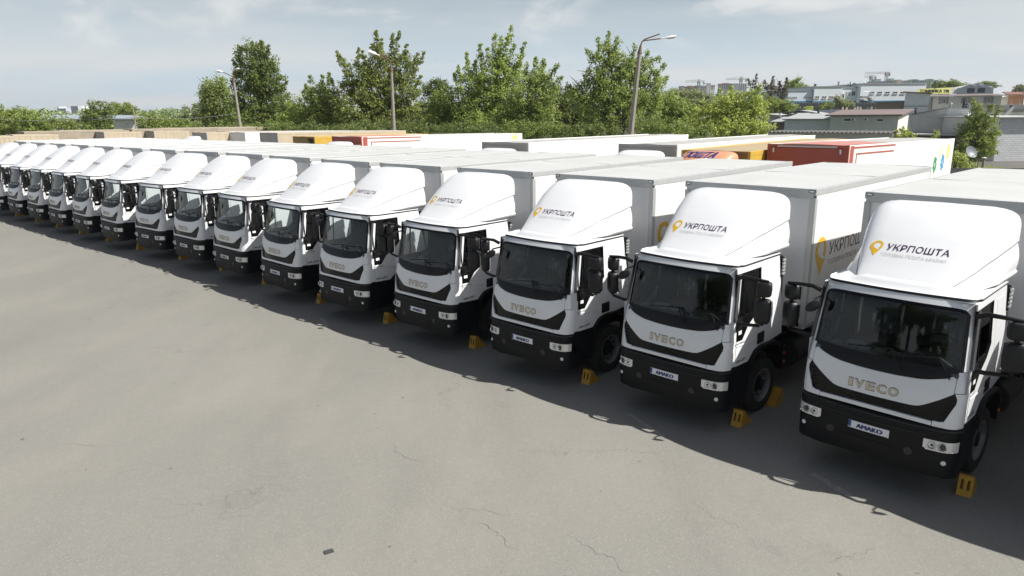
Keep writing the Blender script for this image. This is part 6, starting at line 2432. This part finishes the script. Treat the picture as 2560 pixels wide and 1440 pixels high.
block('stepped grey green far block behind the factory, middle part', 2206, 2236, 201, 214, 615, 'far_grey', 3, 6, top=(2216, 2226, 196, 'far_green'))
block('cream lift tower of the far grey green complex', 2233, 2243, 199, 211, 600, 'far_cream', 0, 0)
block('long grey far block with green bays, behind the billboard', 2243, 2336, 200.5, 222, 610, 'far_grey', 4, 16, top=(2270, 2284, 198, 'far_green'))
for i, (a, b, y, m, lb) in enumerate(((2270, 2285, 198.5, 'far_green', 'left green tiled bay of the long far block'), (2307, 2322, 197.5, 'far_green', 'right green tiled bay of the long far block'))):
    block(lb, a, b, y, 220, 596, m, 5, 3, 6)
block('pale far wing with windows left under the green bays', 2298, 2308, 208.5, 220, 590, 'far_cream', 4, 3, 6)
block('pale far wing with windows right under the green bays', 2322, 2331, 208, 220, 590, 'far_cream', 4, 3, 6)
block('blue grey far block on the left horizon, lower one', 144, 167, 271, 290, 900, 'far_grey', 4, 5, top=(145, 148, 266, 'far_grey'))
block('blue grey far tower on the left horizon, taller one', 180, 198, 265, 290, 880, 'far_grey', 6, 4)
block('pale end of the taller far tower at left', 198, 208, 265, 290, 885, 'far_white', 5, 2)


def crane(label, px, ytop, ybase, jib0, jib1, yjib, D):
    k = D / FPX
    t = thing('tower_crane', label, 'crane', (at(px, 280, D).x, D, 0), 0, 'tower cranes on the horizon')
    o = Vector((at(px, 280, D).x, D, 0))
    P = lambda x, y: at(x, y, D) - o
    top, jz = P(px, ytop), P(px, yjib).z
    w = .9
    mb = MB()
    zz = 0.0
    for s in (-1, 1):
        for q in (-1, 1):
            mb.tube([(s * w, q * w, 0), (s * w, q * w, jz)], .22, 4)
    n = int(jz / 3)
    for i in range(n):
        s = 1 if i % 2 else -1
        mb.tube([(-s * w, -w, i * 3), (s * w, -w, i * 3 + 3)], .14, 4)
        mb.tube([(w, -s * w, i * 3), (w, s * w, i * 3 + 3)], .14, 4)
    mb.build('mast', BM['crane'], t)
    mb = MB()
    for a, b, nm in ((px, jib1, 0), (px, jib0, 1)):
        x1 = P(b, yjib).x
        mb.tube([(0, -.7, jz), (x1, -.7, jz)], .22, 4)
        mb.tube([(0, .7, jz), (x1, .7, jz)], .22, 4)
        mb.tube([(0, 0, jz + 1.5), (x1, 0, jz + 1.2)], .20, 4)
        m_ = int(abs(x1) / 2.5)
        for i in range(m_):
            xa = x1 * i / m_
            xb_ = x1 * (i + .5) / m_
            xc_ = x1 * (i + 1) / m_
            mb.tube([(xa, -.7, jz), (xb_, 0, jz + 1.4), (xc_, -.7, jz)], .12, 4)
    mb.build('jib', BM['crane'], t)
    mb = MB()
    mb.tube([(-.6, 0, jz), (0, 0, top.z)], .35, 5)
    mb.tube([(.6, 0, jz), (0, 0, top.z)], .35, 5)
    mb.box(-1.2, 1.2, -1.2, 1.2, jz - 2, jz + 1)
    mb.build('tower_head', BM['crane'], t)
    mb = MB()
    for b, f in ((jib0, .7), (jib1, .62)):
        x1 = P(b, yjib).x * f
        mb.tube([(0, 0, top.z), (x1, 0, jz + 1.4)], .10, 4)
    mb.build('tie_rods', BM['crane'], t)
    xl, xr = P(jib0, yjib).x, P(jib1, yjib).x
    xs_ = xr if abs(xr) < abs(xl) else xl
    mb = MB()
    mb.box(*sorted((xs_ * .80, xs_ * .97)), -1, 1, jz - 2.0, jz + .5)
    mb.build('counterweight', BM['crane'], t)


crane('tower crane over the white gridded tower, leftmost of the four', 1743, 198, 212, 1713, 1761, 205.3, 690)
crane('tower crane over the grey sided block, second from the left', 1847, 191, 205, 1815, 1867, 199.2, 640)
crane('tall tower crane with a long jib behind the factory', 2206, 182, 212, 2162, 2225, 184.2, 640)
crane('short tower crane left of the tall one behind the factory', 2168.5, 190, 210, 2161, 2190, 193, 660)

# ------------------------------------------------------------------ small things at the right
D = 56
c = at(2426, 381, D)
t = thing('satellite_dish', 'grey satellite dish on a post among yellow green leaves', 'satellite dish', (c.x, D, 0))
mb = MB()
n_d = Vector((.18, -.86, .46)).normalized()
u_ = n_d.orthogonal().normalized()
w_ = n_d.cross(u_)
rd = .50
o = Vector((0, 0, c.z))
mb.grid(lambda a, r: o + (u_ * math.cos(a) + w_ * math.sin(a)) * rd * r + n_d * (.12 * r * r), lin(0, 2 * PI, 28), [0.02, .3, .6, .85, 1])
mb.grid(lambda a, r: o + (u_ * math.cos(a) + w_ * math.sin(a)) * rd * (1 + .0 * r) + n_d * (.12 - .025 * r), lin(0, 2 * PI, 28), [0, 1])
mb.build('reflector', mat('dish_grey', (.17, .19, .215), .5, noise=(3, .15)), t, smooth=50)
mb = MB()
foc = o + n_d * .55 - w_ * 0 + Vector((.25, 0, -.28))
mb.tube([o + Vector((0, -.05, -.35)), foc], .018, 6)
mb.obox(foc, (.07, 0, 0), (0, .06, 0), (0, 0, .05))
mb.build('feed_arm', BM['dark'], t)
mb = MB()
mb.tube([(0, .1, 0), (0, .1, c.z)], .04, 8)
mb.build('post', BM['metal'], t)
t = thing('bollard', 'short concrete post with a pale cap beside the grass', 'post', (at(2458, 405, 54).x, 54, 0))
mb = MB()
zc_ = at(2460, 396, 54).z
mb.tube([(0, 0, 0), (.03, 0, zc_)], [.10, .09], 8)
mb.build('post_shaft', CONC, t)
mb = MB()
mb.lathe([(.16, 0), (.16, .05), (.001, .10)], (.03, 0, zc_), 'z', 10)
mb.build('post_cap', BM['white_wall'], t)
mb = MB()
c = at(2447, 396, 53)
mb.tube([(c.x - .06, 53, 0), (c.x, 53, c.z)], .03, 6)
tag(mb.build('thin_post', RUST), 'thin rusty post left of the capped concrete post', 'post')
t = thing('boundary_fence', 'dark low fence boards behind the front lorries, right side', 'fence', (at(2375, 420, 46).x, 46, 0), R(-8))
for k in range(9):
    mb = MB()
    mb.box(k * .52, k * .52 + .48, 0, .03, .1, 1.5)
    mb.build('fence_board', BM['frame_dark'], t)
# litter on the yard
p = atz(822, 1380, 0)
mb = MB()
mb.box(-.055, .055, -.035, .035, 0.002, .014)
o_ = tag(mb.build('asphalt_chip', mat('dark_chip', (.05, .05, .055), .8)), 'small dark flat chip lying on the open asphalt', 'debris')
o_.location = (p.x, p.y, 0)
o_.rotation_euler = (0, 0, .5)

# ------------------------------------------------------------------ the air
mb = MB()
mb.box(-1450, 1450, -170, 2350, -1.1, 62)
hzm = bpy.data.materials.new('thin_air')
hzm.use_nodes = True
t_ = hzm.node_tree
t_.nodes.clear()
pv = t_.nodes.new('ShaderNodeVolumePrincipled')
pv.inputs['Color'].default_value = (.93, .96, 1.0, 1)
pv.inputs['Density'].default_value = .00017
pv.inputs['Anisotropy'].default_value = .3
om = t_.nodes.new('ShaderNodeOutputMaterial')
t_.links.new(pv.outputs[0], om.inputs['Volume'])
hzo = mb.build('haze', hzm)
tag(hzo, 'thin pale haze in the air over the whole yard', 'haze', kind='stuff')
